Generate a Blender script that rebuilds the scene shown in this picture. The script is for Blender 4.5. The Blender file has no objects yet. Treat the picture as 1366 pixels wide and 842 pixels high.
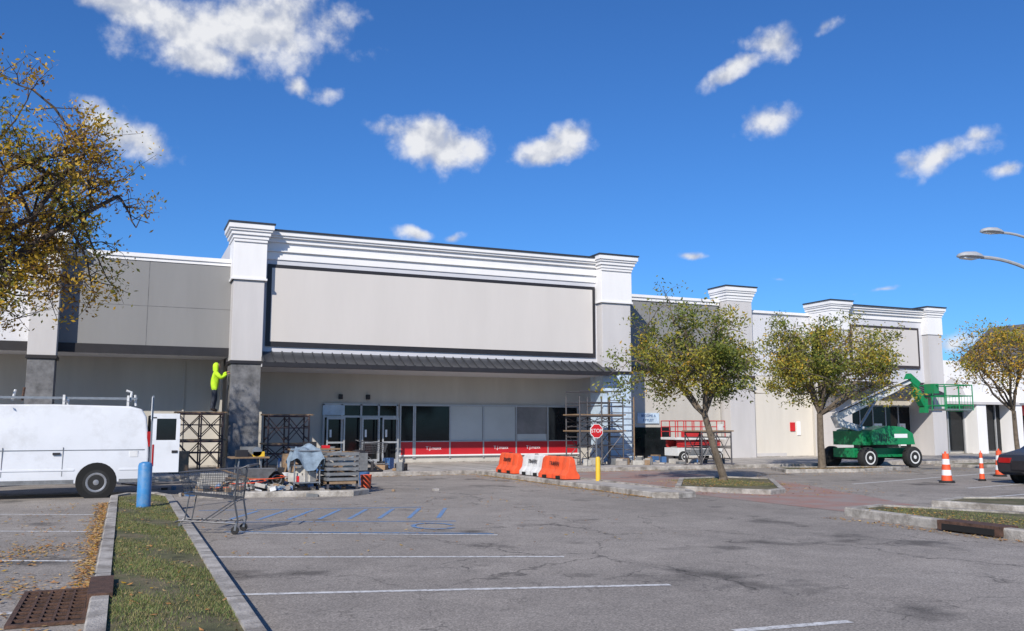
import bpy, math, random
import numpy as np
from mathutils import Vector, Matrix
random.seed(7); rng=np.random.default_rng(7)
scene=bpy.context.scene
scene.view_settings.view_transform='Standard'
scene.view_settings.look='None'
scene.view_settings.exposure=0
# ------------------------------------------------------------------ materials
def mat(name,col,rough=.7,var=.12,scale=3.0,bump=0.0,bscale=60,metal=0.0,dirt=None,spec=.5,streak=False):
    m=bpy.data.materials.new(name); m.use_nodes=True
    nt=m.node_tree; N=nt.nodes; L=nt.links
    b=N['Principled BSDF']; b.inputs['Roughness'].default_value=rough; b.inputs['Metallic'].default_value=metal
    b.inputs['Specular IOR Level'].default_value=spec
    tc=N.new('ShaderNodeTexCoord')
    vec=tc.outputs['Object']
    if streak:
        mp=N.new('ShaderNodeMapping'); mp.inputs['Scale'].default_value=(1,1,.18); L.new(vec,mp.inputs[0]); vec=mp.outputs[0]
    n=N.new('ShaderNodeTexNoise'); n.inputs['Scale'].default_value=scale; n.inputs['Detail'].default_value=4; n.inputs['Roughness'].default_value=.65
    L.new(vec,n.inputs['Vector'])
    mr=N.new('ShaderNodeMapRange'); mr.inputs[1].default_value=.3; mr.inputs[2].default_value=.7; mr.inputs[3].default_value=1-var; mr.inputs[4].default_value=1+var
    L.new(n.outputs['Fac'],mr.inputs[0])
    mx=N.new('ShaderNodeVectorMath'); mx.operation='SCALE'; mx.inputs[0].default_value=col[:3]
    L.new(mr.outputs[0],mx.inputs['Scale'])
    out=mx.outputs[0]
    if dirt:
        n2=N.new('ShaderNodeTexNoise'); n2.inputs['Scale'].default_value=dirt[1]; n2.inputs['Detail'].default_value=5; n2.inputs['Roughness'].default_value=.7
        L.new(tc.outputs['Object'],n2.inputs['Vector'])
        r=N.new('ShaderNodeMapRange'); r.inputs[1].default_value=dirt[2]; r.inputs[2].default_value=dirt[3]; r.inputs[4].default_value=dirt[4]
        L.new(n2.outputs['Fac'],r.inputs[0])
        mi=N.new('ShaderNodeMixRGB'); mi.inputs[2].default_value=(*dirt[0],1)
        L.new(r.outputs[0],mi.inputs[0]); L.new(out,mi.inputs[1]); out=mi.outputs[0]
    L.new(out,b.inputs['Base Color'])
    if bump:
        n3=N.new('ShaderNodeTexNoise'); n3.inputs['Scale'].default_value=bscale; n3.inputs['Detail'].default_value=1
        L.new(tc.outputs['Object'],n3.inputs['Vector'])
        bp=N.new('ShaderNodeBump'); bp.inputs['Strength'].default_value=bump; bp.inputs['Distance'].default_value=.02
        L.new(n3.outputs['Fac'],bp.inputs['Height']); L.new(bp.outputs[0],b.inputs['Normal'])
    return m
M={}
M['white']=mat('white_stucco',(.79,.78,.77),.8,.05,1.2,.0,120,streak=True)
M['offwhite']=mat('offwhite_stucco',(.63,.63,.65),.85,.05,1.0,.0,120,streak=True)
M['lilac']=mat('pale_grey_stucco',(.58,.58,.61),.85,.05,1.0,.0,120,streak=True)
M['shaft']=mat('greige_stucco',(.54,.52,.51),.85,.08,1.0,.0,120,streak=True)
M['panel']=mat('beige_panel',(.59,.555,.52),.85,.035,.8,.0,120,streak=True)
M['grey']=mat('grey_stucco',(.235,.233,.23),.85,.05,1.0,.0,120,streak=True)
M['beige']=mat('beige_wall',(.50,.47,.42),.85,.08,1.2,.0,100,streak=True)
M['cream']=mat('cream_wall',(.64,.60,.53),.85,.06,1.2,0,100,streak=True)
M['black']=mat('black_trim',(.02,.018,.02),.5,.2,3)
M['brownframe']=mat('dark_frame',(.045,.035,.035),.5,.2,3)
M['primed_dark']=mat('unfinished_render',(.15,.15,.155),.9,.45,2.5,.3,40)
M['primed_blue']=mat('blue_primer',(.50,.62,.74),.85,.15,2.5,.2,60,dirt=((.35,.38,.42),1.5,.5,.65,.6))
M['roofmetal']=mat('roof_metal',(.055,.058,.065),.35,.15,3,metal=.3)
M['glass']=mat('dark_glass',(.010,.012,.014),.07,.3,2,spec=.35)
M['blind']=mat('window_blind',(.48,.51,.51),.35,.06,1.2,spec=.6)
M['blind2']=mat('window_blind_dim',(.20,.19,.19),.3,.25,1.2,spec=.6)
M['alum']=mat('aluminium',(.42,.43,.44),.4,.08,5,metal=.35)
M['red']=mat('red_band',(.50,.015,.022),.45,.08,2)
M['concrete']=mat('concrete',(.40,.37,.335),.9,.25,1.6,.3,50,dirt=((.17,.15,.13),.9,.5,.72,.6))
M['kerb']=mat('kerb_concrete',(.40,.37,.33),.9,.30,5,.5,50,dirt=((.14,.12,.10),2.2,.45,.64,.8))
M['rust']=mat('rusted_iron',(.085,.045,.03),.85,.5,12,.4,80)
M['blackhole']=mat('drain_void',(.008,.008,.008),.9)
M['vanwhite']=mat('white_car_paint',(.70,.71,.73),.3,.04,1.5,dirt=((.42,.41,.39),1.3,.50,.8,.6))
M['rubber']=mat('tyre_rubber',(.018,.018,.018),.85,.25,8)
M['hub']=mat('steel_hub',(.30,.30,.31),.45,.2,8,metal=.6)
M['redlamp']=mat('tail_lamp',(.35,.01,.01),.2)
M['bluepost']=mat('blue_plastic',(.05,.22,.47),.45,.12,6,dirt=((.2,.3,.42),5,.5,.7,.6))
M['galv']=mat('galvanised_steel',(.30,.31,.32),.4,.15,10,metal=.6)
M['lamphead']=mat('lamp_housing',(.40,.41,.42),.45,.08,5)
M['cartwire']=mat('cart_wire',(.13,.13,.135),.4,.15,10,metal=.6)
M['scafbrown']=mat('scaffold_rust_paint',(.07,.042,.04),.7,.3,8)
M['scafgrey']=mat('scaffold_steel',(.10,.095,.10),.5,.25,8,metal=.4)
M['wood']=mat('plank_wood',(.24,.16,.095),.85,.3,5)
M['plasticred']=mat('red_grip',(.5,.02,.02),.4)
M['orange']=mat('orange_plastic',(.80,.10,.03),.55,.15,4,dirt=((.35,.12,.07),3,.5,.72,.6))
M['whiteplastic']=mat('white_plastic',(.66,.66,.65),.6,.1,4,dirt=((.35,.33,.3),3,.5,.75,.5))
M['yellow']=mat('yellow_paint',(.70,.45,.03),.5,.12,6)
M['stopred']=mat('sign_red',(.55,.015,.02),.4)
M['signwhite']=mat('sign_white',(.8,.8,.8),.4,.02)
M['liftred']=mat('lift_red',(.50,.03,.03),.45,.15,5)
M['liftgreen']=mat('lift_green',(.01,.24,.085),.4,.15,3,dirt=((.06,.12,.07),3,.5,.7,.6))
M['liftwhite']=mat('lift_white',(.70,.70,.68),.45,.08,4,dirt=((.35,.33,.3),3,.5,.75,.5))
M['tarpblue']=mat('blue_bucket',(.05,.13,.30),.5,.15,5)
M['trashgrey']=mat('grey_bin_plastic',(.16,.165,.17),.6,.3,5)
M['cardboard']=mat('cardboard',(.30,.20,.12),.9,.2,5)
M['bag']=mat('cement_bag',(.42,.40,.36),.9,.2,6)
M['coat']=mat('grey_blue_cloth',(.20,.26,.32),.9,.3,7)
M['hivis']=mat('hi_vis_fabric',(.50,.78,.02),.8,.18,10)
M['trousers']=mat('work_trousers',(.04,.045,.06),.9,.2,10)
M['skin']=mat('skin',(.42,.22,.15),.55,.08,20)
M['hair']=mat('hair',(.02,.012,.008),.7)
M['bark']=mat('bark',(.14,.11,.08),.95,.35,9,.6,40)
M['bark2']=mat('bark_dark',(.075,.055,.042),.95,.35,9)
M['leafA']=mat('leaf_green',(.155,.19,.03),.6,.35,2.5)
M['leafB']=mat('leaf_olive',(.31,.285,.04),.6,.35,2.5)
M['leafC']=mat('leaf_yellow',(.52,.32,.025),.6,.35,2.5)
M['leafD']=mat('leaf_brown',(.26,.125,.03),.7,.35,2.5)
M['leafE']=mat('leaf_deep',(.055,.08,.016),.6,.35,2.5)
for k in ('leafA','leafB','leafC','leafD','leafE'):
    m=M[k]; nt=m.node_tree; b=nt.nodes['Principled BSDF']; o=nt.nodes['Material Output']
    tr=nt.nodes.new('ShaderNodeBsdfTranslucent'); src=b.inputs['Base Color'].links[0].from_socket
    nt.links.new(src,tr.inputs[0]); ad=nt.nodes.new('ShaderNodeMixShader'); ad.inputs[0].default_value=.35
    nt.links.new(b.outputs[0],ad.inputs[1]); nt.links.new(tr.outputs[0],ad.inputs[2]); nt.links.new(ad.outputs[0],o.inputs[0])
M['deadleaf']=mat('dead_leaf',(.36,.17,.05),.8,.4,8)
M['deadleaf2']=mat('dead_leaf_pale',(.42,.28,.12),.8,.4,8)
M['blade']=mat('grass_blade',(.095,.135,.03),.7,.4,1.5)
M['blade2']=mat('grass_blade_dry',(.25,.215,.09),.8,.3,3)
M['soil']=mat('turf',(.085,.085,.035),.95,.5,6,.5,60,dirt=((.17,.135,.08),1.8,.46,.62,.8))
M['carpaint']=mat('dark_car_paint',(.03,.032,.038),.2,.05,3)
M['shingle']=mat('roof_shingle',(.12,.11,.11),.9,.25,6)

def asphalt():
    m=bpy.data.materials.new('asphalt'); m.use_nodes=True; nt=m.node_tree; N=nt.nodes; L=nt.links
    b=N['Principled BSDF']; b.inputs['Roughness'].default_value=.88; b.inputs['Specular IOR Level'].default_value=.3
    g=N.new('ShaderNodeNewGeometry'); P=g.outputs['Position']
    def noise(s,d=6,r=.6,vec=P):
        n=N.new('ShaderNodeTexNoise'); n.inputs['Scale'].default_value=s; n.inputs['Detail'].default_value=d; n.inputs['Roughness'].default_value=r
        L.new(vec,n.inputs['Vector']); return n
    def mrng(src,a,bb,c,d):
        r=N.new('ShaderNodeMapRange'); r.inputs[1].default_value=a; r.inputs[2].default_value=bb; r.inputs[3].default_value=c; r.inputs[4].default_value=d
        L.new(src,r.inputs[0]); return r.outputs[0]
    def mul(a,bb):
        x=N.new('ShaderNodeMath'); x.operation='MULTIPLY'; L.new(a,x.inputs[0]); L.new(bb,x.inputs[1]); return x.outputs[0]
    bign=noise(.22,4)
    big=mrng(bign.outputs['Fac'],.3,.7,.80,1.12)
    med=mrng(noise(1.3,4,.7).outputs['Fac'],.3,.7,.84,1.12)
    fine=mrng(noise(55,2,.7).outputs['Fac'],.3,.7,.66,1.32)
    vs=N.new('ShaderNodeTexVoronoi'); vs.inputs['Scale'].default_value=60; L.new(P,vs.inputs['Vector'])
    sp=mrng(vs.outputs['Color'],0,1,.66,1.34)
    stn=noise(.55,4,.55)
    st=mrng(stn.outputs['Fac'],.59,.68,1,.45)
    nz=noise(.8,4,.7); add=N.new('ShaderNodeVectorMath'); add.operation='MULTIPLY_ADD'
    L.new(nz.outputs['Color'],add.inputs[0]); add.inputs[1].default_value=(1.6,1.6,0); L.new(P,add.inputs[2])
    def crack(scale,w,lo,hi,src):
        v=N.new('ShaderNodeTexVoronoi'); v.feature='DISTANCE_TO_EDGE'; v.inputs['Scale'].default_value=scale; L.new(add.outputs[0],v.inputs['Vector'])
        c=mrng(v.outputs['Distance'],0,w,1,0)
        mk=mrng(src,lo,hi,0,1)
        c=mul(c,mk); return mrng(c,0,1,1,.40)
    c1=crack(.25,.006,.40,.52,bign.outputs['Fac']); c2=crack(.8,.014,.50,.60,stn.outputs['Fac'])
    f=mul(mul(mul(big,med),mul(fine,sp)),mul(st,mul(c1,c2)))
    tint=N.new('ShaderNodeMixRGB'); tint.inputs[1].default_value=(.276,.250,.222,1); tint.inputs[2].default_value=(.325,.288,.250,1)
    L.new(nz.outputs['Fac'],tint.inputs[0])
    sc=N.new('ShaderNodeVectorMath'); sc.operation='SCALE'; L.new(tint.outputs[0],sc.inputs[0]); L.new(f,sc.inputs['Scale'])
    L.new(sc.outputs[0],b.inputs['Base Color'])
    return m
M['asphalt']=asphalt()
def paint(name,col,lo,hi):
    m=mat(name,col,.7,.1,4)
    nt=m.node_tree; N=nt.nodes; L=nt.links; b=N['Principled BSDF']; src=b.inputs['Base Color'].links[0].from_socket
    g=N.new('ShaderNodeNewGeometry'); n=N.new('ShaderNodeTexNoise'); n.inputs['Scale'].default_value=14; n.inputs['Detail'].default_value=6; n.inputs['Roughness'].default_value=.8
    L.new(g.outputs['Position'],n.inputs['Vector'])
    r=N.new('ShaderNodeMapRange'); r.inputs[1].default_value=lo; r.inputs[2].default_value=hi; L.new(n.outputs['Fac'],r.inputs[0])
    mi=N.new('ShaderNodeMixRGB'); mi.inputs[2].default_value=(.25,.23,.21,1); L.new(r.outputs[0],mi.inputs[0]); L.new(src,mi.inputs[1]); L.new(mi.outputs[0],b.inputs['Base Color'])
    return m
M['linewhite']=paint('worn_white_paint',(.66,.65,.63),.46,.64)
M['lineblue']=paint('worn_blue_paint',(.12,.27,.52),.46,.62)
def brick():
    m=mat('brick_paving',(.2,.1,.08),.9,.2,3)
    nt=m.node_tree;N=nt.nodes;L=nt.links;b=N['Principled BSDF']
    g=N.new('ShaderNodeNewGeometry'); t=N.new('ShaderNodeTexBrick'); t.inputs['Scale'].default_value=5
    t.inputs['Color1'].default_value=(.36,.19,.15,1);t.inputs['Color2'].default_value=(.30,.18,.15,1);t.inputs['Mortar'].default_value=(.24,.19,.16,1);t.inputs['Mortar Size'].default_value=.015
    L.new(g.outputs['Position'],t.inputs['Vector'])
    n=N.new('ShaderNodeTexNoise'); n.inputs['Scale'].default_value=1.2; n.inputs['Detail'].default_value=5; L.new(g.outputs['Position'],n.inputs['Vector'])
    r=N.new('ShaderNodeMapRange'); r.inputs[1].default_value=.40; r.inputs[2].default_value=.60; r.inputs[4].default_value=.75; L.new(n.outputs['Fac'],r.inputs[0])
    mi=N.new('ShaderNodeMixRGB'); mi.inputs[2].default_value=(.28,.25,.23,1); L.new(r.outputs[0],mi.inputs[0]); L.new(t.outputs[0],mi.inputs[1]); L.new(mi.outputs[0],b.inputs['Base Color'])
    return m
M['brick']=brick()

# ------------------------------------------------------------------ mesh builder
class MB:
    def __init__(s): s.v=[];s.f=[];s.m=[];s.mats=[]
    def mi(s,k):
        if k not in s.mats: s.mats.append(k)
        return s.mats.index(k)
    def add(s,vs,fs,k):
        o=len(s.v); s.v+= [tuple(v) for v in vs]; i=s.mi(k)
        for f in fs: s.f.append(tuple(a+o for a in f)); s.m.append(i)
    def box(s,x0,x1,y0,y1,z0,z1,k,rot=0,tilt=None):
        vs=[(x,y,z) for z in (z0,z1) for x,y in ((x0,y0),(x1,y0),(x1,y1),(x0,y1))]
        if rot or tilt:
            c=Vector(((x0+x1)/2,(y0+y1)/2,z0)); R=Matrix.Rotation(rot,3,'Z')
            if tilt: R=R@Matrix.Rotation(tilt[0],3,'X')@Matrix.Rotation(tilt[1],3,'Y')
            vs=[R@(Vector(v)-c)+c for v in vs]
        s.add(vs,[(3,2,1,0),(4,5,6,7),(0,1,5,4),(1,2,6,5),(2,3,7,6),(3,0,4,7)],k)
    def obox(s,p0,p1,w,h,k):
        p0=Vector(p0);p1=Vector(p1);d=(p1-p0).normalized(); up=Vector((0,0,1))
        if abs(d.z)>.95: up=Vector((0,1,0))
        r=d.cross(up).normalized(); u=r.cross(d)
        vs=[p+r*a*w/2+u*b*h/2 for p in (p0,p1) for a,b in ((-1,-1),(1,-1),(1,1),(-1,1))]
        s.add(vs,[(3,2,1,0),(4,5,6,7),(0,1,5,4),(1,2,6,5),(2,3,7,6),(3,0,4,7)],k)
    def tube(s,pts,rad,k,n=6,cap=True):
        pts=[Vector(p) for p in pts]
        if not hasattr(rad,'__len__'): rad=[rad]*len(pts)
        rings=[]; ref=None
        for i,p in enumerate(pts):
            d=(pts[min(i+1,len(pts)-1)]-pts[max(i-1,0)])
            d=d.normalized() if d.length>1e-9 else Vector((0,0,1))
            if ref is None:
                ref=Vector((0,0,1)) if abs(d.z)<.9 else Vector((1,0,0))
            a=d.cross(ref).normalized(); b=a.cross(d).normalized(); ref=b
            rings.append([p+(a*math.cos(t)+b*math.sin(t))*rad[i] for t in [2*math.pi*j/n for j in range(n)]])
        s.loft(rings,k,cap)
    def loft(s,rings,k,cap=True):
        n=len(rings[0]); vs=[v for r in rings for v in r]; fs=[]
        for i in range(len(rings)-1):
            for j in range(n):
                a=i*n+j;b=i*n+(j+1)%n; fs.append((a,b,b+n,a+n))
        if cap: fs.append(tuple(range(n-1,-1,-1))); fs.append(tuple((len(rings)-1)*n+j for j in range(n)))
        s.add(vs,fs,k)
    def rev(s,c,axis,prof,k,n=20,cap=True):
        c=Vector(c);d=Vector(axis).normalized(); ref=Vector((0,0,1)) if abs(d.z)<.9 else Vector((1,0,0))
        a=d.cross(ref).normalized();b=d.cross(a).normalized()
        s.loft([[c+d*h+(a*math.cos(t)+b*math.sin(t))*r for t in [2*math.pi*j/n for j in range(n)]] for h,r in prof],k,cap)
    def done(s,name,parent=None,smooth=False,bevel=0):
        me=bpy.data.meshes.new(name)
        me.from_pydata(s.v,[],s.f)
        for k in s.mats: me.materials.append(M[k])
        me.polygons.foreach_set('material_index',s.m)
        me.update()
        ob=bpy.data.objects.new(name,me); scene.collection.objects.link(ob)
        if smooth:
            me.polygons.foreach_set('use_smooth',[True]*len(me.polygons))
            try: me.set_sharp_from_angle(angle=math.radians(38))
            except Exception: pass
        if bevel:
            bv=ob.modifiers.new('bevel','BEVEL'); bv.width=bevel; bv.segments=2; bv.limit_method='ANGLE'; bv.angle_limit=math.radians(35)
        if parent: ob.parent=parent
        return ob
def empty(name):
    e=bpy.data.objects.new(name,None); scene.collection.objects.link(e); return e
def text(s,x,y,z,size,k,name,parent,align='CENTER',rz=0):
    cu=bpy.data.curves.new(name,'FONT'); cu.body=s; cu.size=size; cu.align_x=align; cu.align_y='CENTER'; cu.extrude=.004
    cu.materials.append(M[k]); ob=bpy.data.objects.new(name,cu); scene.collection.objects.link(ob)
    ob.location=(x,y,z); ob.rotation_euler=(math.pi/2,0,rz); ob.parent=parent; return ob

# ------------------------------------------------------------------ ground
b=MB(); b.add([(-500,-300,0),(700,-300,0),(700,900,0),(-500,900,0)],[(0,1,2,3)],'asphalt'); b.done('ground')
def slab(name,poly,h,kw,top,kerb='kerb'):
    b=MB(); n=len(poly); P=[Vector((x,y,0)) for x,y in poly]
    area=sum(P[i].x*P[(i+1)%n].y-P[(i+1)%n].x*P[i].y for i in range(n))
    if area<0: P.reverse()
    inn=[]
    for i in range(n):
        a,p,q=P[i-1],P[i],P[(i+1)%n]
        d1=(p-a).normalized();d2=(q-p).normalized()
        n1=Vector((-d1.y,d1.x,0));n2=Vector((-d2.y,d2.x,0)); bi=(n1+n2).normalized(); k=kw/max(.35,bi.dot(n1)); inn.append(p+bi*k)
    z=Vector((0,0,1))
    r0=[p for p in P]; r1=[p+z*(h-.02) for p in P]; cen=[(i-p).normalized()*.02 for p,i in zip(P,inn)]
    r2=[p+c_+z*h for p,c_ in zip(P,cen)]; r3=[p+z*h for p in inn]; r4=[p+z*(h-.03) for p in inn]
    b.loft([r0,r1,r2,r3,r4],kerb,False)
    b.add([p+z*(h-.03) for p in inn],[tuple(range(n))],top)
    return b
b=slab('sidewalk',[(-40,28.7),(90,28.7),(90,36.6),(-40,36.6)],.14,.16,'concrete')
for i in range(-20,60): b.box(i*1.5,i*1.5+.015,28.88,36.4,.105,.1125,'blackhole')
b.done('sidewalk')
isl=[(-.2,-3),(1.03,-3),(1.03,20.9),(.75,21.9),(.1,21.9),(-.2,21.2)]
b=slab('m',isl,.15,.15,'soil')
for i in range(8): b.box(-.201,-.05,1.0+i*3,1.012+i*3,.1,.1515,'blackhole'); b.box(.88,1.031,2.2+i*3,2.212+i*3,.1,.1515,'blackhole')
b.done('grass_median')
slab('p',[(1.6,21.6),(5.0,20.8),(5.5,21.3),(5.4,22.8),(4.6,23.6),(1.6,24.2)],.13,.16,'concrete').done('concrete_island')
slab('q',[(11.15,17.6),(11.6,17.2),(12.2,17.4),(12.5,18.0),(12.5,28.65),(11.15,28.65)],.13,.16,'concrete').done('concrete_peninsula')
slab('t',[(12.9,19.3),(14.2,17.2),(14.9,17.5),(17.6,21.2),(16.9,22.6),(15.2,22.5)],.12,.15,'soil').done('planting_island')
slab('t2',[(21.5,25.2),(24.5,24.5),(27.6,25.4),(26.5,26.1),(22.5,27.2)],.12,.15,'soil').done('planting_island')
slab('t3',[(12.15,12.7),(11.75,8.9),(11.9,4.0),(14.3,4.0),(14.35,10.8),(13.3,13.0)],.15,.16,'soil').done('planting_island')
slab('t4',[(14.9,13.2),(15.3,11.6),(20,9.5),(22,11),(16.2,13.7)],.15,.16,'soil').done('planting_island')
slab('t5',[(31,25.2),(39,24.8),(39,27.4),(31,27.2)],.12,.15,'soil').done('planting_island')
b=MB(); b.add([(12.7,13.0,.004),(15.0,13.6,.004),(16.4,17.0,.004),(18.2,21.4,.004),(17.9,28.6,.004),(13.0,28.6,.004),(12.9,21.0,.004),(12.6,17,.004)],[tuple(range(8))],'brick'); b.done('brick_crosswalk')
def line(b,p,q,w,k,z=.004):
    p=Vector((*p,z));q=Vector((*q,z));d=(q-p).normalized();r=Vector((d.y,-d.x,0))*w/2
    b.add([p-r,p+r,q+r,q-r],[(3,2,1,0)],k)
b=MB()
for p,q in [((1.1,11.8),(5.1,10.1)),((1.1,9.1),(5.2,7.9)),((4.5,5.95),(5.6,5.85)),((1.1,6.6),(2.2,6.1)),((1.5,14.4),(5.2,12.5))]: line(b,p,q,.10,'linewhite')
for y in (9.1,12.4,15.7,18.6): line(b,(-4.6,y+1.7),(-.4,y-.3),.10,'linewhite')
line(b,(17.5,14.5),(24,15.6),.12,'linewhite'); line(b,(19,19.5),(29,22.5),.12,'linewhite'); line(b,(20.5,17.0),(28,18.6),.12,'linewhite')
b.done('parking_lines')
b=MB()
line(b,(1.5,14.55),(5.2,12.65),.08,'lineblue',.008); line(b,(1.4,18.4),(5.6,17.4),.09,'lineblue'); line(b,(1.35,16.1),(5.3,14.6),.08,'lineblue')
for i in range(8):
    x=1.7+i*.5; line(b,(x,16.3-.3*i*.5),(x+.75,17.9-.25*i*.5),.08,'lineblue')
for a0 in range(10):
    a=a0*.55; c=(4.7,14.0); line(b,(c[0]+.33*math.cos(a),c[1]+.45*math.sin(a)),(c[0]+.33*math.cos(a+.5),c[1]+.45*math.sin(a+.5)),.08,'lineblue',.008)
b.done('accessible_bay_markings')
b=MB(); b.box(-.78,-.24,8.35,9.9,.001,.006,'blackhole')
b.box(-.80,-.76,8.3,9.95,.004,.03,'rust'); b.box(-.25,-.21,8.3,9.95,.004,.03,'rust'); b.box(-.76,-.25,8.3,8.36,.004,.029,'rust'); b.box(-.76,-.25,9.88,9.95,.004,.029,'rust')
for i in range(8): b.box(-.76,-.25,8.52+i*.17,8.55+i*.17,.0065,.028,'rust')
for i in range(4): b.box(-.67+i*.1,-.65+i*.1,8.36,9.88,.0065,.026,'rust')
b.box(-.225,-.02,8.7,9.7,.02,.168,'rust'); b.box(-.232,-.22,8.8,9.6,.03,.12,'blackhole')
b.done('storm_drain')
b=MB(); b.box(11.72,12.1,9.2,10.3,.02,.165,'rust'); b.box(11.70,11.73,9.3,10.2,.03,.12,'blackhole'); b.done('storm_drain')

# ------------------------------------------------------------------ main store building
S=empty('retail_store_building')
def crown(b,x0,x1,y0,y1,ztop,h,o=.24,k='white',top='roofmetal'):
    b.box(x0-o-.04,x1+o+.04,y0-o-.04,y1,ztop-.06,ztop,top)
    lay=[(1.0,.22),(.78,.10),(.55,.16),(.30,.16),(.14,.13)]
    z=ztop-.06
    tot=sum(a for _,a in lay)
    for f,a in lay:
        a=a/tot*h; b.box(x0-o*f,x1+o*f,y0-o*f,y1-.01,z-a,z,k); z-=a
    return z
b=MB()
b.box(-30,3.42,36.5,36.9,.1,4.3,'beige'); b.box(3.42,20.4,36.5,36.9,.1,4.3,'beige')
b.box(3.35,3.42,36.0,36.5,.1,4.2,'beige')
b.done('ground_floor_wall',S)
b=MB()
b.box(4.55,18.85,34.0,34.5,4.0,9.0,'lilac')
b.box(3.5,20.2,34.5,44,4.0,8.9,'lilac')
b.box(4.5,18.9,33.2,36.5,3.80,3.9,'lilac')
b.done('upper_wall',S)
b=MB()
z=9.04; b.box(4.55,18.85,33.60,34.6,z-.06,z,'roofmetal'); z-=.06
for o,h in ((.34,.16),(.28,.08),(.18,.16),(.08,.30),(.14,.05),(.05,.30)):
    b.box(4.6,18.8,34.0-o,34.0,z-h,z,'white'); z-=h
b.done('cornice',S,bevel=.012)
b=MB()
b.box(4.68,19.10-.36,33.93,33.998,4.62,7.74,'black')
b.box(4.84,18.60,33.915,33.99,4.80,7.60,'panel')
b.done('sign_panel',S)
b=MB()
for x0,x1,low in ((3.42,4.52,'primed_dark'),(18.85,20.28,'primed_blue')):
    b.box(x0,x1,33.5,34.7,4.02,7.0,'shaft')
    b.box(x0-.05,x1+.05,33.45,34.75,7.0,8.5,'white'); b.box(x0-.09,x1+.09,33.41,34.76,7.0,7.08,'white')
    crown(b,x0-.02,x1+.02,33.43,34.9,9.14,.66)
    b.box(x0-.03,x1+.03,33.47,34.72,3.90,4.02,'black')
    b.box(x0+.02,x1-.02,33.52,34.68,.1,3.9,low)
    b.box(x0-.03,x1+.03,33.46,34.72,.1,.5,low)
b.done('pillar',S,bevel=.01)
b=MB()
Yf,Yb,zf,zb=33.0,34.0,3.95,4.42
b.add([(4.5,Yf,zf),(19.3,Yf,zf),(19.3,Yb,zb),(4.5,Yb,zb),(4.5,Yf,zf-.05),(19.3,Yf,zf-.05),(19.3,Yb,zf-.05),(4.5,Yb,zf-.05)],[(0,1,2,3),(4,5,1,0),(7,6,5,4),(5,6,2,1),(4,0,3,7)],'roofmetal')
x=4.55
while x<19.3: b.obox((x,Yf-.005,zf+.02),(x,Yb,zb+.02),.035,.045,'roofmetal'); x+=.38
b.box(4.48,19.32,Yf-.06,Yf-.003,zf-.16,zf+.005,'black'); b.box(4.5,18.9,Yf,Yf+.22,zf-.16,zf-.055,'black')
b.done('metal_canopy',S)
b=MB()
b.box(-2.3,3.42,34.3,34.7,4.5,7.72,'grey'); b.box(-3.2,3.42,34.7,44,4.4,7.4,'grey')
b.box(-30,-3.05,34.3,34.7,4.5,6.95,'offwhite'); b.box(-30,-3.2,34.7,44,4.4,6.7,'offwhite')
b.box(-30,3.42,34.32,36.5,4.22,4.3,'lilac')
b.done('wing_wall',S)
b=MB(); b.box(-2.2,3.4,34.22,34.8,7.72,7.86,'white'); b.box(-2.2,3.4,34.27,34.31,7.60,7.72,'white'); b.box(-30,-3.15,34.22,34.8,6.95,7.07,'white')
b.box(-30,3.42,34.24,34.33,4.20,4.52,'black'); b.box(-30,-2,34.2,34.24,4.2,4.28,'black')
b.done('wing_trim',S)
b=MB()
b.box(.55,.565,34.294,34.3,4.52,7.6,'primed_dark')
b.box(-2.2,3.42,34.294,34.3,5.95,5.962,'primed_dark')
b.done('wall_joints',S)
b=MB()
b.box(-3.12,-2.25,33.6,34.6,4.02,7.55,'shaft'); b.box(-3.16,-2.21,33.56,34.65,7.1,7.75,'white'); crown(b,-3.12,-2.25,33.6,34.8,8.34,.6,.2)
b.box(-3.16,-2.21,33.56,34.6,3.9,4.02,'black'); b.box(-3.10,-2.27,33.62,34.58,.1,3.9,'primed_dark')
b.box(-9.1,-8.2,33.6,34.6,4.02,7.55,'shaft'); crown(b,-9.1,-8.2,33.6,34.8,8.34,.6,.2); b.box(-9.1,-8.2,33.62,34.58,.1,4.02,'primed_dark')
b.done('wing_pillar',S,bevel=.01)
b=MB()
xs=[11.35,12.92,14.48,16.05,17.62,19.15]
pm=['glass','blind','blind','blind2','glass']
yw=36.5
for i in range(5):
    x0,x1=xs[i],xs[i+1]; k=pm[i]
    b.box(x0+.04,x1-.04,yw-.03,yw+.01,1.0,2.5,k)
    b.box(x0+.03,x1-.03,yw-.05,yw+.01,.44,.98,'red')
    if i==3: b.box(x0+.06,x1-.06,yw-.04,yw-.031,1.0,1.3,'blind')
b.box(10.72,11.25,yw-.03,yw+.01,1.0,2.5,'glass'); b.box(10.72,11.25,yw-.05,yw+.01,.44,.98,'red')
for x in xs+[10.70,11.28]: b.box(x-.03,x+.03,yw-.07,yw+.005,.3,2.55,'alum')
b.box(10.66,19.19,yw-.075,yw+.005,2.50,2.58,'alum'); b.box(10.66,19.19,yw-.075,yw+.005,.98,1.02,'alum'); b.box(10.66,19.19,yw-.11,yw+.005,.38,.44,'signwhite')
b.done('shop_windows',S)
for i in (0,2,3): text('T.J.maxx',(xs[i]+xs[i+1])/2+.05,yw-.055,.71,.2,'signwhite','lettering',S)
b=MB()
b.box(7.45,10.6,yw-.02,yw+.01,.14,2.55,'glass')
for x in (7.45,8.2,9.0,9.75,10.55): b.box(x-.04,x+.04,yw-.1,yw,.14,2.55,'alum')
b.box(7.41,10.59,yw-.1,yw,2.5,2.58,'alum'); b.box(7.41,10.59,yw-.095,yw,2.0,2.08,'alum')
b.box(7.4,8.3,yw-.11,yw-.025,2.1,2.5,'primed_blue')
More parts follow.
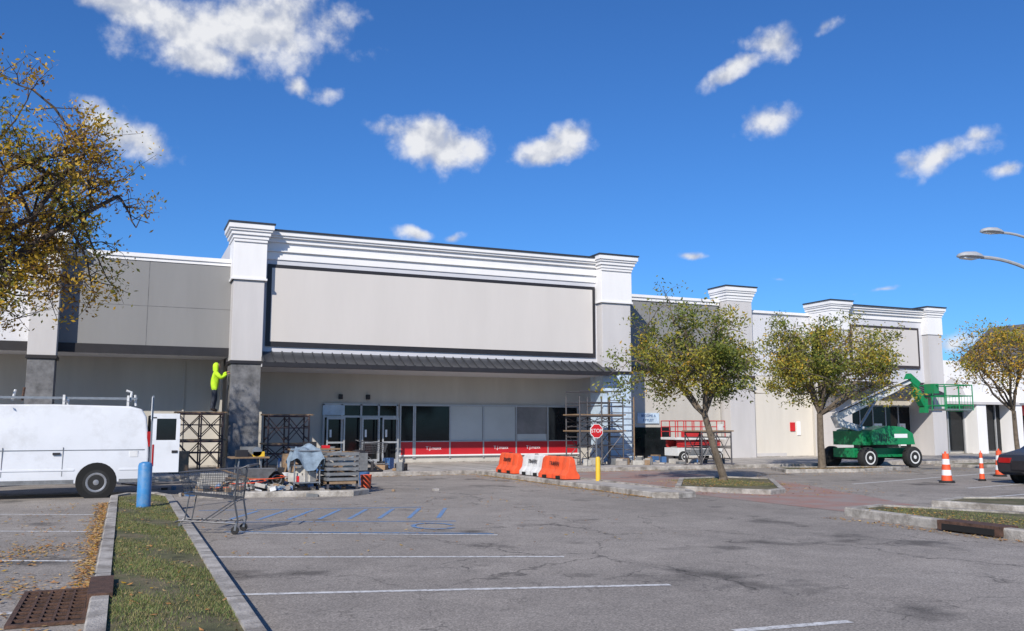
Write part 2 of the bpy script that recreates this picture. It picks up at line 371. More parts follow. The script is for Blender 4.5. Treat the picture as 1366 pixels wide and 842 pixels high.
for x0,x1,y in ((7.5,8.25,yw-.45),(8.95,9.7,yw-.45),(9.8,10.5,yw-.5)):
    b.box(x0,x0+.06,y-.03,y+.03,.14,2.0,'alum'); b.box(x1-.06,x1,y-.03,y+.03,.14,2.0,'alum')
    b.box(x0,x1,y-.028,y+.028,1.92,2.0,'alum'); b.box(x0,x1,y-.028,y+.028,.14,.3,'alum'); b.box(x0,x1,y-.028,y+.028,.95,1.02,'alum')
    b.box(x0+.12,x0+.2,y-.032,y-.028,1.2,1.5,'signwhite')
b.done('entrance_doors',S)
b=MB()
b.box(8.05,8.2,yw-.16,yw,2.75,2.95,'black'); b.box(9.2,9.35,yw-.16,yw,2.75,2.95,'black'); b.box(2.0,2.06,yw-.06,yw,.2,4.1,'beige')
b.done('wall_lights',S)

# ------------------------------------------------------------------ right wing
W=empty('retail_wing_building')
b=MB()
b.box(20.3,27.2,36.5,37,4.5,7.85,'grey'); b.box(28.9,34.6,36.5,37,.1,7.45,'offwhite')
b.box(20.4,34.6,37,46,.1,7.3,'beige')
b.box(20.4,27.2,36.5,37,.1,4.25,'beige')
b.done('wing_wall',W)
b=MB(); b.box(20.3,27.25,36.38,37.1,7.85,7.98,'white'); b.box(20.3,27.25,36.44,36.5,7.7,7.85,'white'); b.box(28.9,34.6,36.4,37.1,7.45,7.58,'white')
b.box(20.4,27.2,36.42,37,4.25,4.5,'brownframe')
b.box(28.9,34.6,36.46,36.5,4.2,4.26,'shaft')
b.box(28.9,33.0,36.47,36.5,.1,4.2,'cream')
b.done('wing_trim',W)
b=MB(); b.box(27.35,28.85,35.9,37,.1,7.9,'shaft'); b.box(27.3,28.9,35.85,37.05,4.0,4.15,'brownframe'); crown(b,27.35,28.85,35.9,37.2,8.66,.7,.2); b.done('wing_pillar',W,bevel=.01)
b=MB(); b.box(22.35,23.55,36.43,36.5,1.78,2.28,'primed_blue'); b.box(22.2,24.2,36.45,36.5,.14,1.6,'glass'); b.done('shop_sign',W)
text('BECOME A',22.95,36.42,2.14,.17,'tarpblue','lettering',W); text('STYLIST',22.95,36.42,1.93,.17,'tarpblue','lettering',W)
b=MB(); b.box(31.5,31.8,36.42,36.47,1.4,1.85,'stopred'); b.box(31.95,32.15,36.42,36.47,1.2,1.9,'signwhite'); b.box(29.3,31.2,36.44,36.47,.14,.3,'shaft'); b.done('wall_poster',W)
T=empty('retail_store_building')
b=MB()
b.box(33.0,40.9,35.2,36.5,4.0,7.4,'lilac'); b.box(33.0,41,36.5,46,.1,7.3,'beige')
b.done('upper_wall',T)
b=MB()
z=7.98; b.box(33.9,39.9,34.8,35.8,z-.06,z,'roofmetal'); z-=.06
for o,h in ((.32,.12),(.25,.1),(.16,.14),(.06,.26)): b.box(33.9,39.9,35.2-o,35.7,z-h,z,'white'); z-=h
b.done('cornice',T)
b=MB()
for x0,x1 in ((33.0,34.1),(39.75,40.75)):
    b.box(x0,x1,34.8,36.3,.1,6.6,'shaft'); b.box(x0-.05,x1+.05,34.75,36.3,6.6,7.5,'white'); crown(b,x0,x1,34.78,36.6,8.12,.6,.2)
b.done('pillar',T)
b=MB(); b.box(34.5,39.4,35.1,35.19,4.75,6.95,'brownframe'); b.box(34.64,39.26,35.08,35.11,4.88,6.82,'panel'); b.done('sign_panel',T)
b=MB(); b.add([(32.2,33.9,3.4),(39.7,33.9,3.4),(39.7,35.1,3.85),(32.2,35.1,3.85),(32.2,33.9,3.2),(39.7,33.9,3.2),(39.7,35.1,3.2),(32.2,35.1,3.2)],[(0,1,2,3),(4,5,1,0),(7,6,5,4),(5,6,2,1),(4,0,3,7)],'roofmetal')
x=32.3
while x<39.7: b.obox((x,33.9,3.42),(x,35.1,3.87),.035,.045,'roofmetal'); x+=.4
b.done('metal_canopy',T)
b=MB(); b.box(33.0,41,36.3,36.5,.1,4.0,'beige')
for i in range(6):
    x0=34.2+i*.92; b.box(x0,x0+.84,36.24,36.3,.4 if i not in(2,3) else .15,2.7,'glass'); b.box(x0-.06,x0,36.2,36.3,.15,2.75,'alum')
for x in (37.0,38.7): b.box(x,x+.55,36.2,36.235,.6,1.8,'signwhite')
for x in (37.15,38.85): b.add([(x,36.19,.8),(x+.25,36.19,.8),(x+.14,36.19,1.7),(x+.11,36.19,1.7)],[(0,1,2,3)],'stopred')
b.done('shop_windows',T)
V=empty('shop_row_building')
b=MB()
b.box(41.0,52,36.5,37,2.95,5.4,'white'); b.box(41,70,37,48,.1,5.2,'beige'); b.box(52,70,36.3,37,2.95,5.3,'white')
for x in (41.1,44.6,47.6,50.6,54,58): b.box(x,x+.75,36.0,36.9,.1,2.95,'white')
b.box(41,70,35.9,36.5,2.9,3.05,'shaft')
b.add([(42.4,36.49,3.4),(44.4,36.49,3.4),(43.9,36.49,4.2),(43.4,36.49,4.45),(42.9,36.49,4.2)],[(0,1,2,3,4)],'shaft')
b.done('walls',V)
b=MB(); b.box(41,70,36.9,36.99,.3,2.9,'glass')
for i in range(18): b.box(41.9+i*1.3,41.97+i*1.3,36.82,36.9,.14,2.9,'alum')
b.box(41.8,44.5,36.8,36.9,2.5,2.9,'liftgreen'); b.box(48.4,50.5,36.8,36.9,2.3,2.9,'stopred'); b.done('shop_windows',V)
gx=51.2
b=MB(); b.box(gx-3.2,gx+3.2,35.8,37,3.0,5.4,'white')
b.add([(gx-3.5,35.7,5.3),(gx+3.5,35.7,5.3),(gx,35.7,7.9),(gx-3.5,40,5.3),(gx+3.5,40,5.3),(gx,40,7.9)],[(0,1,2),(3,5,4)],'white')
b.add([(gx-3.8,35.4,5.15),(gx,35.4,8.0),(gx,40,8.0),(gx-3.8,40,5.15)],[(0,1,2,3)],'shingle'); b.add([(gx+3.8,35.4,5.15),(gx,35.4,8.0),(gx,40,8.0),(gx+3.8,40,5.15)],[(3,2,1,0)],'shingle')
b.obox((gx-3.8,35.42,5.1),(gx,35.42,7.93),.08,.18,'brownframe'); b.obox((gx+3.8,35.42,5.1),(gx,35.42,7.93),.08,.18,'brownframe'); b.rev((gx,35.72,6.3),(0,-1,0),[(0,.5),(.03,.5)],'glass')
b.done('gable',V)

# ------------------------------------------------------------------ scaffolds
def scaffold(name,x0,x1,y0,y1,z0,levels,k,plank='wood',ext=0,rail=True,r=.03,bay=1.0):
    b=MB()
    zt=levels[-1]+ext
    nb=max(1,round((x1-x0)/bay)); X=[x0+(x1-x0)*i/nb for i in range(nb+1)]
    for x in X:
        for y in (y0,y1):
            b.tube([(x,y,z0),(x,y,zt)],r,k); b.box(x-.07,x+.07,y-.07,y+.07,z0-.002,z0+.012,k)
        z=z0+.25
        while z<zt-.05:
            b.tube([(x,y0,z),(x,y1,z)],r*.8,k,5); z+=.42
    prev=z0+.15
    for l in levels:
        for i in range(nb):
            for y in (y0,y1):
                b.tube([(X[i],y,prev),(X[i+1],y,l-.1)],r*.6,k,5); b.tube([(X[i],y,l-.1),(X[i+1],y,prev)],r*.6,k,5); b.tube([(X[i],y,l-.05),(X[i+1],y,l-.05)],r,k,5)
                b.tube([(X[i],y,(prev+l)/2),(X[i+1],y,(prev+l)/2)],r*.7,k,5)
        n=3
        for j in range(n):
            w=(y1-y0)/n; b.box(x0-.15,x1+.15,y0+j*w+.01,y0+(j+1)*w-.01,l-.02,l+.03,plank)
        prev=l+.1
    if ext>.5 and rail:
        for zz in (levels[-1]+.5,levels[-1]+.95):
            for y in (y0,y1): b.tube([(x0,y,zz),(x1,y,zz)],r*.8,k,5)
    return b.done(name)
scaffold('scaffold',1.75,3.2,33.1,34.1,.12,[1.15,2.12],'scafbrown',bay=.75)
scaffold('scaffold',4.75,6.2,32.9,33.9,.12,[1.0,2.05],'scafbrown',bay=.75)
scaffold('scaffold',16.75,18.75,31.7,32.9,.12,[1.45,2.1],'scafgrey',ext=.75)
scaffold('scaffold',20.6,22.0,28.9,30.0,.12,[1.45],'scafgrey',bay=.7)

# ------------------------------------------------------------------ people
def person(name,joints,edges,rad,colour_fn,head,facing,hands):
    me=bpy.data.meshes.new(name); names=list(joints); me.from_pydata([joints[n] for n in names],[(names.index(a),names.index(c)) for a,c in edges],[])
    ob=bpy.data.objects.new(name,me); scene.collection.objects.link(ob)
    sk=ob.modifiers.new('skin','SKIN'); sk.use_smooth_shade=True
    for i,n in enumerate(names):
        me.skin_vertices[0].data[i].radius=(rad[n],rad[n]); me.skin_vertices[0].data[i].use_root=(n=='pelvis')
    sb=ob.modifiers.new('sub','SUBSURF'); sb.levels=2; sb.render_levels=2
    dg=bpy.context.evaluated_depsgraph_get(); m2=bpy.data.meshes.new_from_object(ob.evaluated_get(dg))
    bpy.data.objects.remove(ob); bpy.data.meshes.remove(me)
    b=MB(); k=[colour_fn(p.center) for p in m2.polygons]
    b.v+=[tuple(v.co) for v in m2.vertices]
    for p,kk in zip(m2.polygons,k): b.f.append(tuple(p.vertices)); b.m.append(b.mi(kk))
    h=Vector(head); f=Vector(facing).normalized(); side=Vector((-f.y,f.x,0)).normalized(); up=Vector((0,0,1))
    rings=[]
    for zz,rr,off in ((-.12,.035,.03),(-.10,.055,.025),(-.05,.072,.015),(0,.08,.005),(.05,.082,0),(.09,.065,-.005),(.115,.03,-.01)):
        rings.append([h+up*zz+f*(off+math.cos(t)*rr*1.15)+side*math.sin(t)*rr*.92 for t in [2*math.pi*j/14 for j in range(14)]])
    b.loft(rings,'skin')
    b.tube([h+f*.09+up*.02,h+f*.118-up*.02,h+f*.095-up*.03],[.01,.015,.012],'skin')
    for s_ in (1,-1):
        b.rev(h+f*.082+side*.03*s_+up*.012,f,[(0,.012),(.01,.006)],'hair',8); b.rev(h+side*.074*s_,side*s_,[(0,.022),(.018,.014)],'skin',8)
    b.tube([h+f*.09-up*.06+side*.022,h+f*.098-up*.062,h+f*.09-up*.06-side*.022],.005,'stopred')
    for (hp,hd) in hands:
        hp=Vector(hp);hd=Vector(hd).normalized()
        r_=hd.cross(up).normalized() if abs(hd.z)<.95 else Vector((0,1,0))
        b.obox(hp,hp+hd*.09,.085,.03,'skin')
        for j,l in enumerate((.065,.078,.074,.055)):
            s0=hp+hd*.085+r_*(j-1.5)*.021
            b.tube([s0,s0+hd*l*.5,s0+hd*l*.85-up*l*.35],[.0095,.009,.007],'skin',6)
        b.tube([hp+hd*.02+r_*.04,hp+hd*.05+r_*.065,hp+hd*.075+r_*.07],[.012,.011,.008],'skin',6)
    return b,h,f
def build_worker(name,ox,oy,oz,jacket,hood,flip=1):
    F=flip
    P=lambda x,y,z:(ox+x*F,oy+y,oz+z)
    J=dict(pelvis=P(0,0,.92),waist=P(.01,0,1.06),chest=P(.03,0,1.28),neck=P(.03,0,1.45),headb=P(.05,0,1.53),
      shL=P(.03,.17,1.40),shR=P(.03,-.17,1.40),elL=P(.24,.22,1.28),elR=P(.20,-.24,1.20),wrL=P(.42,.14,1.45),wrR=P(.40,-.14,1.36),
      hipL=P(0,.10,.88),hipR=P(0,-.10,.88),knL=P(.06,.12,.48),knR=P(-.02,-.12,.48),anL=P(.0,.13,.09),anR=P(-.08,-.12,.09),toL=P(.15,.14,.035),toR=P(.07,-.14,.035))
    E=[('pelvis','waist'),('waist','chest'),('chest','neck'),('neck','headb'),('chest','shL'),('chest','shR'),('shL','elL'),('shR','elR'),('elL','wrL'),('elR','wrR'),
       ('pelvis','hipL'),('pelvis','hipR'),('hipL','knL'),('hipR','knR'),('knL','anL'),('knR','anR'),('anL','toL'),('anR','toR')]
    R=dict(pelvis=.175,waist=.175,chest=.185,neck=.08,headb=.065,shL=.10,shR=.10,elL=.075,elR=.075,wrL=.05,wrR=.05,hipL=.115,hipR=.115,knL=.082,knR=.082,anL=.06,anR=.06,toL=.05,toR=.05)
    def col(c):
        z=c.z-oz
        if z<.12: return 'hair'
        if z<.80: return 'trousers'
        return jacket
    hd=[(J['wrL'],(F*.9,-.2,.3)),(J['wrR'],(F*.9,.2,.2))]
    b,h,f=person(name,J,E,R,col,P(.07,0,1.64),(F,0,.05),hd)
    up=Vector((0,0,1)); side=Vector((0,1,0))
    rings=[]
    for zz,rr in ((-.16,.11),(-.06,.118),(.02,.12),(.09,.105),(.14,.05)):
        rings.append([h+up*(zz)-f*.03+f*math.cos(t)*rr*(.75 if math.cos(t)>0 else 1.05)+side*math.sin(t)*rr for t in [2*math.pi*j/14 for j in range(14)]])
    b.loft(rings,hood,True)
    return b.done(name,smooth=True)
build_worker('worker',2.92,33.75,2.155,'hivis','hivis')

# ------------------------------------------------------------------ van
def wheel(b,c,r,w,axis=(0,-1,0),hub='hub'):
    c=Vector(c); a=Vector(axis)
    b.rev(c-a*w/2,a,[(0,r*.72),(0.01,r*.93),(w*.2,r),(w*.8,r),(w-.01,r*.93),(w,r*.66)],'rubber',28)
    b.rev(c+a*(w/2-.02),a,[(0,r*.64),(.021,r*.62),(.022,r*.5),(.004,r*.42),(.004,r*.2),(.03,r*.17),(.035,r*.05)],hub,24)
    up=Vector((0,0,1)); s=a.cross(up)
    for j in range(6):
        t=j*math.pi/3; p=c+a*(w/2-.01)+(up*math.cos(t)+s*math.sin(t))*r*.33; b.rev(p,a,[(0,r*.06),(.006,r*.06)],'blackhole',8)
def side_loft(b,prof,y0,y1,k,inset):
    n=len(prof); rings=[]
    cx=sum(p[0] for p in prof)/n; cz=sum(p[1] for p in prof)/n
    for y,s in ((y0,.985),(y0+.03,1.0),(y1-.03,1.0),(y1,.985)):
        ring=[]
        for x,z in prof:
            ins=inset(z)
            yy = y+ins if y<(y0+y1)/2 else y-ins
            ring.append((cx+(x-cx)*s,yy,cz+(z-cz)*s))
        rings.append(ring)
    b.loft(rings,k)
VN=empty('cargo_van')
Yn,Yf_=22.6,24.55
prof=[(.55,.42),(.56,.95),(.54,1.35),(.47,1.85),(.36,2.03),(.1,2.09),(-1.5,2.12),(-3.2,2.10),(-3.7,1.98),(-4.35,1.38),(-4.95,1.16),(-5.15,1.0),(-5.2,.45),(-4.8,.32),(-.2,.32)]
b=MB(); side_loft(b,prof,Yn,Yf_,'vanwhite',lambda z: max(0,z-1.15)*.13)
b.done('body',VN,smooth=True,bevel=.02)
b=MB()
for x in (-.53,-4.05):
    for y,s in ((Yn-.006,1),(Yf_+.006,-1)):
        b.rev((x,y,.37),(0,s,0),[(0,.43),(.05,.43)],'blackhole',28)
        wheel(b,(x,y+.105*s,.35),.355,.22,(0,-s,0))
b.done('wheels',VN,smooth=True)
b=MB()
b.box(.57,.70,Yn+.05,Yf_-.05,.46,.62,'hub')
b.box(.50,.575,Yn+.03,Yn+.13,1.15,1.5,'redlamp'); b.box(.50,.575,Yf_-.13,Yf_-.03,1.15,1.5,'redlamp')
b.box(-5.28,-5.14,Yn+.05,Yf_-.05,.42,.66,'black'); b.box(-5.19,-5.12,Yn+.35,Yf_-.35,.72,1.0,'black')
yy=Yn-.004
for x in (-1.25,-2.45): b.box(x,x+.012,yy-.003,yy+.02,.50,1.15,'trashgrey')
for x0,x1 in ((-3.6,-1.0),(-.06,.45)): b.box(x0,x1,yy-.010,yy+.02,.62,.655,'vanwhite'); b.box(x0,x1,yy-.003,yy+.05,.335,.42,'trashgrey')
b.box(-3.0,.46,yy-.001,yy+.02,1.08,1.09,'trashgrey')
b.box(-1.45,-1.30,yy-.03,yy+.01,.98,1.03,'black'); b.box(.15,.32,yy-.005,yy+.01,.92,1.06,'whiteplastic')
b.add([(-3.1,Yn+.015,1.36),(-4.15,Yn+.02,1.36),(-3.75,Yn+.075,1.85),(-3.15,Yn+.075,1.85)],[(0,1,2,3)],'glass')
b.add([(-3.78,Yn+.25,1.96),(-3.78,Yf_-.25,1.96),(-4.40,Yf_-.15,1.40),(-4.40,Yn+.15,1.40)],[(0,1,2,3)],'glass')
b.box(.545,.575,Yn+.16,Yf_-.16,.65,1.88,'blackhole')
b.done('trim',VN)
b=MB()
y0=Yn-.02
b.box(.60,1.22,y0-.05,y0,.55,1.30,'vanwhite'); b.box(.60,.70,y0-.05,y0,1.30,1.84,'vanwhite'); b.box(1.13,1.22,y0-.05,y0,1.30,1.80,'vanwhite'); b.box(.60,1.2,y0-.05,y0,1.80,1.92,'vanwhite')
b.box(.70,1.13,y0-.035,y0-.012,1.30,1.80,'glass'); b.box(1.05,1.18,y0-.07,y0-.05,1.0,1.06,'black'); b.box(.62,.66,y0-.06,y0-.05,.7,1.2,'redlamp')
b.box(.60,1.2,Yf_,Yf_+.05,.55,1.92,'vanwhite')
b.done('rear_doors',VN,bevel=.02)
b=MB()
for x in (.05,-1.3,-2.8):
    b.obox((x,Yn+.12,2.22),(x,Yf_-.12,2.22),.05,.04,'whiteplastic')
    for y in (Yn+.16,Yf_-.16): b.obox((x,y,2.05),(x,y,2.34),.05,.05,'whiteplastic')
for y in (Yn+.2,Yn+.45): b.obox((.25,y,2.27),(-3.0,y,2.27),.03,.05,'galv')
x=.1
while x>-2.9: b.obox((x,Yn+.2,2.27),(x,Yn+.45,2.27),.03,.03,'galv'); x-=.3
b.obox((0,Yn+.7,2.28),(-2.8,Yn+.7,2.28),.1,.05,'wood'); b.tube([(.1,Yn+.25,2.2),(.12,Yn+.25,2.42),(.0,Yn+.25,2.46)],.03,'whiteplastic'); b.tube([(.22,Yn+.3,2.1),(.2,Yn+.3,2.36)],.03,'whiteplastic')
b.tube([(-2.15,Yn+.25,2.2),(-2.12,Yn+.25,2.5)],.03,'rust'); b.tube([(-2.35,Yn+.3,2.2),(-2.3,Yn+.3,2.45)],.03,'whiteplastic')
b.done('roof_rack',VN)

b=MB(); b.rev((.4,18.2,.11),(0,0,1),[(0,.125),(.78,.125),(.82,.11),(.845,.06),(.85,.01)],'bluepost',24); b.done('bollard',smooth=True)
b=MB(); b.box(.47,.50,18.34,18.40,.1,2.2,'galv'); b.box(.462,.468,18.22,18.52,1.75,2.18,'signwhite'); b.done('accessible_parking_sign')

# ------------------------------------------------------------------ shopping cart
def cart(name,ox,oy,ang,z0=0):
    b=MB(); R=Matrix.Rotation(ang,3,'Z')
    def T(x,y,z): v=R@Vector((x,y,z)); return (v.x+ox,v.y+oy,v.z+z0)
    def wire(p,q,r=.004): b.tube([T(*p),T(*q)],r,'cartwire',4)
    hw_f,hw_r=.19,.26
    top_f,top_r=.92,.98; bot_f,bot_r=.60,.52
    def side(u,v,s):
        x=-.46+u*.88+(1-v)*.08*(1-u); w=(hw_f+(hw_r-hw_f)*u)*(.86+.14*v)
        z=(bot_f+(bot_r-bot_f)*u)*(1-v)+(top_f+(top_r-top_f)*u)*v
        return (x,s*w,z)
    for s in (1,-1):
        for i in range(17): u=i/16; wire(side(u,0,s),side(u,1,s),.0038)
        for v,r in ((0,.007),(.2,.004),(.4,.004),(.6,.004),(.8,.004),(1,.010)): wire(side(0,v,s),side(1,v,s),r)
    for u in (0,1):
        for i in range(9): t=-1+i/4; a=side(u,0,1);c=side(u,1,1); wire((a[0],a[1]*t,a[2]),(c[0],c[1]*t,c[2]),.0038)
        for v in (0,.25,.5,.75,1): a=side(u,v,1); wire(a,(a[0],-a[1],a[2]),.005 if v<1 else .010)
    for i in range(12): a=side(i/11,0,1); wire(a,(a[0],-a[1],a[2]),.004)
    for i in range(7): t=-1+i/3; a=side(0,0,1);c=side(1,0,1); wire((a[0],a[1]*t,a[2]),(c[0],c[1]*t,c[2]),.004)
    for s in (1,-1):
        b.tube([T(.58,s*.25,1.02),T(.44,s*.26,.97),T(.40,s*.25,.5),T(.46,s*.24,.20),T(.44,s*.24,.14)],.014,'cartwire',6)
        b.tube([T(.44,s*.24,.16),T(-.45,s*.17,.20),T(-.50,s*.16,.18)],.014,'cartwire',6); b.tube([T(-.1,s*.2,.18),T(.38,s*.24,.5)],.010,'cartwire',6)
        b.tube([T(-.36,s*.17,.20),T(-.30,s*.17,.58)],.010,'cartwire',6)
        for x,w in ((.42,.24),(-.44,.17)):
            c=T(x,s*w,.062); a=R@Vector((0,1,0)); b.rev(Vector(c)-a*.014,a,[(0,.05),(.004,.06),(.024,.06),(.028,.05)],'rubber',16)
            b.obox(T(x,s*w+.02,.06),T(x+.02,s*w+.02,.17),.03,.004,'galv'); b.obox(T(x,s*w-.02,.06),T(x+.02,s*w-.02,.17),.03,.004,'galv')
    for i in range(6): x=-.4+i*.16; wire((x,-.18-.05*i/6,.18),(x,.18+.05*i/6,.18),.007)
    b.tube([T(.59,-.27,1.025),T(.59,.27,1.025)],.017,'cartwire',10)
    wire((.36,-.25,.72),(.36,.25,.72),.006)
    return b.done(name)
cart('shopping_cart',1.30,14.5,math.radians(-22))
cart('shopping_cart',8.2,31.2,math.radians(150),.12)

# ------------------------------------------------------------------ barriers etc
def barrier(name,x,y0,y1,k,z0,dx=0):
    b=MB(); c=[(-.26,0),(-.26,.12),(-.15,.26),(-.09,.60),(-.06,.64),(.06,.64),(.09,.60),(.15,.26),(.26,.12),(.26,0)]
    n=12; rings=[]
    for i in range(n+1):
        t=i/n; y=y0+(y1-y0)*t; e=.9 if i in(0,n) else 1
        g=.88 if (i in (3,6,9)) else 1
        rings.append([(x+dx*t+px*e*g,y,z0+pz*e) for px,pz in c])
    b.loft(rings,k)
    for t in (.25,.75):
        y=y0+(y1-y0)*t; b.box(x+dx*t-.27,x+dx*t-.2,y-.14,y+.14,z0,z0+.09,'blackhole')
    b.rev((x+dx*.5,(y0+y1)/2,z0+.63),(0,0,1),[(0,.06),(.03,.06)],'black',12)
    e=empty(name); b.done('body',e,bevel=.012)
    t=text('TRAFFIX',x-.145+dx*.5,(y0+y1)/2,z0+.42,.17,'black' ,'lettering',e,rz=-math.pi/2); t.rotation_euler=(math.radians(78),0,-math.pi/2)
barrier('traffic_barrier',11.75,27.85,26.35,'orange',.12,.0)
barrier('traffic_barrier',11.85,26.15,24.6,'whiteplastic',.12,.05)
barrier('traffic_barrier',11.7,24.4,22.9,'orange',.12,.15)
b=MB(); b.rev((12.35,22.3,.1),(0,0,1),[(0,.07),(.62,.07),(.66,.055),(.675,.02)],'yellow',18); b.done('bollard',smooth=True)
b=MB(); b.obox((16.55,30.0,.12),(16.55,30.0,1.75),.05,.03,'galv')
def octo(r,y): return [(16.55+r*math.cos(a),y,1.46+r*math.sin(a)) for a in [math.pi/8+j*math.pi/4 for j in range(8)]]
b.loft([octo(.29,29.955),octo(.29,29.975)],'signwhite'); b.add(octo(.265,29.952),[tuple(range(8))],'stopred')
e=empty('stop_sign'); b.done('plate',e); text('STOP',16.55,29.948,1.46,.2,'signwhite','lettering',e)
def drum(name,x,y,s=1):
    b=MB(); b.rev((x,y,0.004),(0,0,1),[(0,.22*s),(.06,.20*s)],'rubber',16)
    z=.06; cols=['orange','signwhite']*3
    for i in range(5):
        r0=(.15-.013*i)*s; r1=(.15-.013*(i+1))*s+.002; b.rev((x,y,z),(0,0,1),[(0,r0),(.155,r1)],cols[i],16); z+=.156
    b.tube([(x,y,z),(x,y,z+.06)],.03*s,'orange'); b.done(name,smooth=True)
drum('traffic_cone',22.0,18.9,1.0); drum('traffic_cone',23.7,19.1,.5); drum('traffic_cone',26.4,20.6,.95)

b=MB(); x0,x1,y0,y1=21.3,23.9,31.7,32.9; z=.12
b.box(x0+.15,x1-.15,y0+.1,y1-.1,z+.28,z+.62,'liftwhite'); b.box(x0+.5,x1-.5,y0+.06,y0+.1,z+.33,z+.55,'trashgrey')
for x in (x0+.42,x1-.42):
    for y,a in ((y0+.1,-1),(y1-.1,1)): wheel(b,(x,y,z+.24),.24,.18,(0,a,0),'liftwhite')
for i in range(4):
    zz=z+.66+i*.07
    for y in (y0+.2,y1-.2): b.obox((x0+.2,y,zz),(x1-.2,y,zz+.06),.05,.05,'liftred'); b.obox((x0+.2,y+.05,zz+.06),(x1-.2,y+.05,zz),.05,.05,'liftred')
b.box(x0,x1,y0+.05,y1-.05,z+.96,z+1.06,'liftwhite')
for y in (y0+.06,y1-.06):
    for i in range(7): xx=x0+.03+(x1-x0-.06)*i/6; b.tube([(xx,y,z+1.05),(xx,y,z+1.75)],.022,'liftred')
    for zz in (1.3,1.5,1.75): b.tube([(x0+.03,y,z+zz),(x1-.03,y,z+zz)],.022,'liftred')
for x in (x0+.03,x1-.03):
    for zz in (1.3,1.5,1.75): b.tube([(x,y0+.06,z+zz),(x,y1-.06,z+zz)],.022,'liftred')
b.box(x1-.45,x1-.2,y0-.02,y0+.06,z+1.35,z+1.62,'liftwhite')
b.box(x0+.3,x0+1.3,y0+.02,y0+.05,z+1.07,z+1.28,'liftred')
b.done('scissor_lift')

BL=empty('boom_lift')
b=MB(); yc=27.4
for x in (26.6,28.95):
    for y,a in ((yc-.95,-1),(yc+.95,1)): wheel(b,(x,y,.42),.42,.3,(0,a,0),'liftwhite')
b.done('wheels',BL,smooth=True)
b=MB()
b.box(26.3,29.2,yc-.55,yc+.55,.42,.78,'liftgreen')
for x in (26.6,28.95): b.obox((x,yc-.8,.42),(x,yc+.8,.42),.18,.18,'black')
b.rev((27.9,yc,.78),(0,0,1),[(0,.55),(.14,.55)],'black')
for y0,y1 in ((yc-1.0,yc-.35),(yc+.35,yc+1.0)):
    pr=[(26.9,.92),(26.75,1.2),(26.95,1.5),(27.6,1.66),(28.5,1.62),(29.0,1.35),(29.1,.92)]
    b.loft([[(x,y,z) for x,z in pr] for y in (y0,y1)],'liftgreen')
b.box(26.55,27.1,yc-.8,yc+.8,.9,1.45,'liftgreen'); b.box(27.2,28.9,yc-.36,yc+.36,.9,1.25,'liftgreen')
for i in range(6): b.box(27.2+i*.09,27.24+i*.09,yc-1.006,yc-.99,1.05,1.35,'black')
b.box(28.0,28.7,yc-1.006,yc-.99,1.18,1.34,'signwhite')
b.done('chassis',BL,bevel=.05)
b=MB()
b.obox((28.7,yc,1.2),(26.2,yc,1.75),.22,.26,'liftwhite'); b.obox((26.25,yc+.02,1.65),(26.0,yc+.02,2.1),.3,.34,'liftwhite')
b.obox((25.95,yc,2.0),(29.4,yc,3.3),.24,.30,'liftwhite'); b.obox((29.3,yc,3.262),(30.1,yc,3.56),.19,.22,'liftwhite')
b.obox((29.95,yc,3.72),(30.5,yc,3.35),.26,.3,'liftgreen'); b.obox((30.1,yc,3.65),(30.95,yc,2.35),.2,.24,'liftgreen'); b.obox((30.3,yc,3.1),(30.7,yc,2.5),.3,.1,'liftgreen')
b.tube([(27.0,yc-.2,1.6),(27.9,yc-.2,2.65)],.06,'galv',8); b.tube([(26.0,yc-.17,2.2),(28.5,yc-.17,3.1),(30.0,yc-.15,3.6)],.025,'black',6)
b.done('boom',BL,bevel=.015)
text('RENTALS',27.6,yc-.125,2.63,.22,'liftgreen','lettering',BL).rotation_euler=(math.pi/2,-math.atan2(1.3,3.45),0)
b=MB(); x0,x1,y0,y1,z0=30.9,32.5,yc-1.0,yc+.3,2.3
b.box(x0,x1,y0,y1,z0,z0+.06,'galv')
for x in (x0,(x0+x1)/2,x1):
    for y in (y0,y1): b.tube([(x,y,z0),(x,y,z0+1.05)],.024,'liftgreen')
for x in (x0,x1): b.tube([(x,(y0+y1)/2,z0),(x,(y0+y1)/2,z0+1.05)],.024,'liftgreen')
for zz in (.2,.6,1.05):
    b.tube([(x0,y0,z0+zz),(x1,y0,z0+zz),(x1,y1,z0+zz),(x0,y1,z0+zz),(x0,y0,z0+zz)],.024,'liftgreen')
for i in range(9): xx=x0+.1+i*.17; b.tube([(xx,y0,z0),(xx,y0,z0+.6)],.01,'liftgreen',4); b.tube([(xx,y1,z0),(xx,y1,z0+.6)],.01,'liftgreen',4)
b.box(x0-.12,x0+.15,yc-.6,yc-.1,z0+.7,z0+1.1,'liftgreen'); b.box(x0-.2,x0+.0,yc-.15,yc+.15,z0-.1,z0+.5,'liftgreen')
b.done('basket',BL)

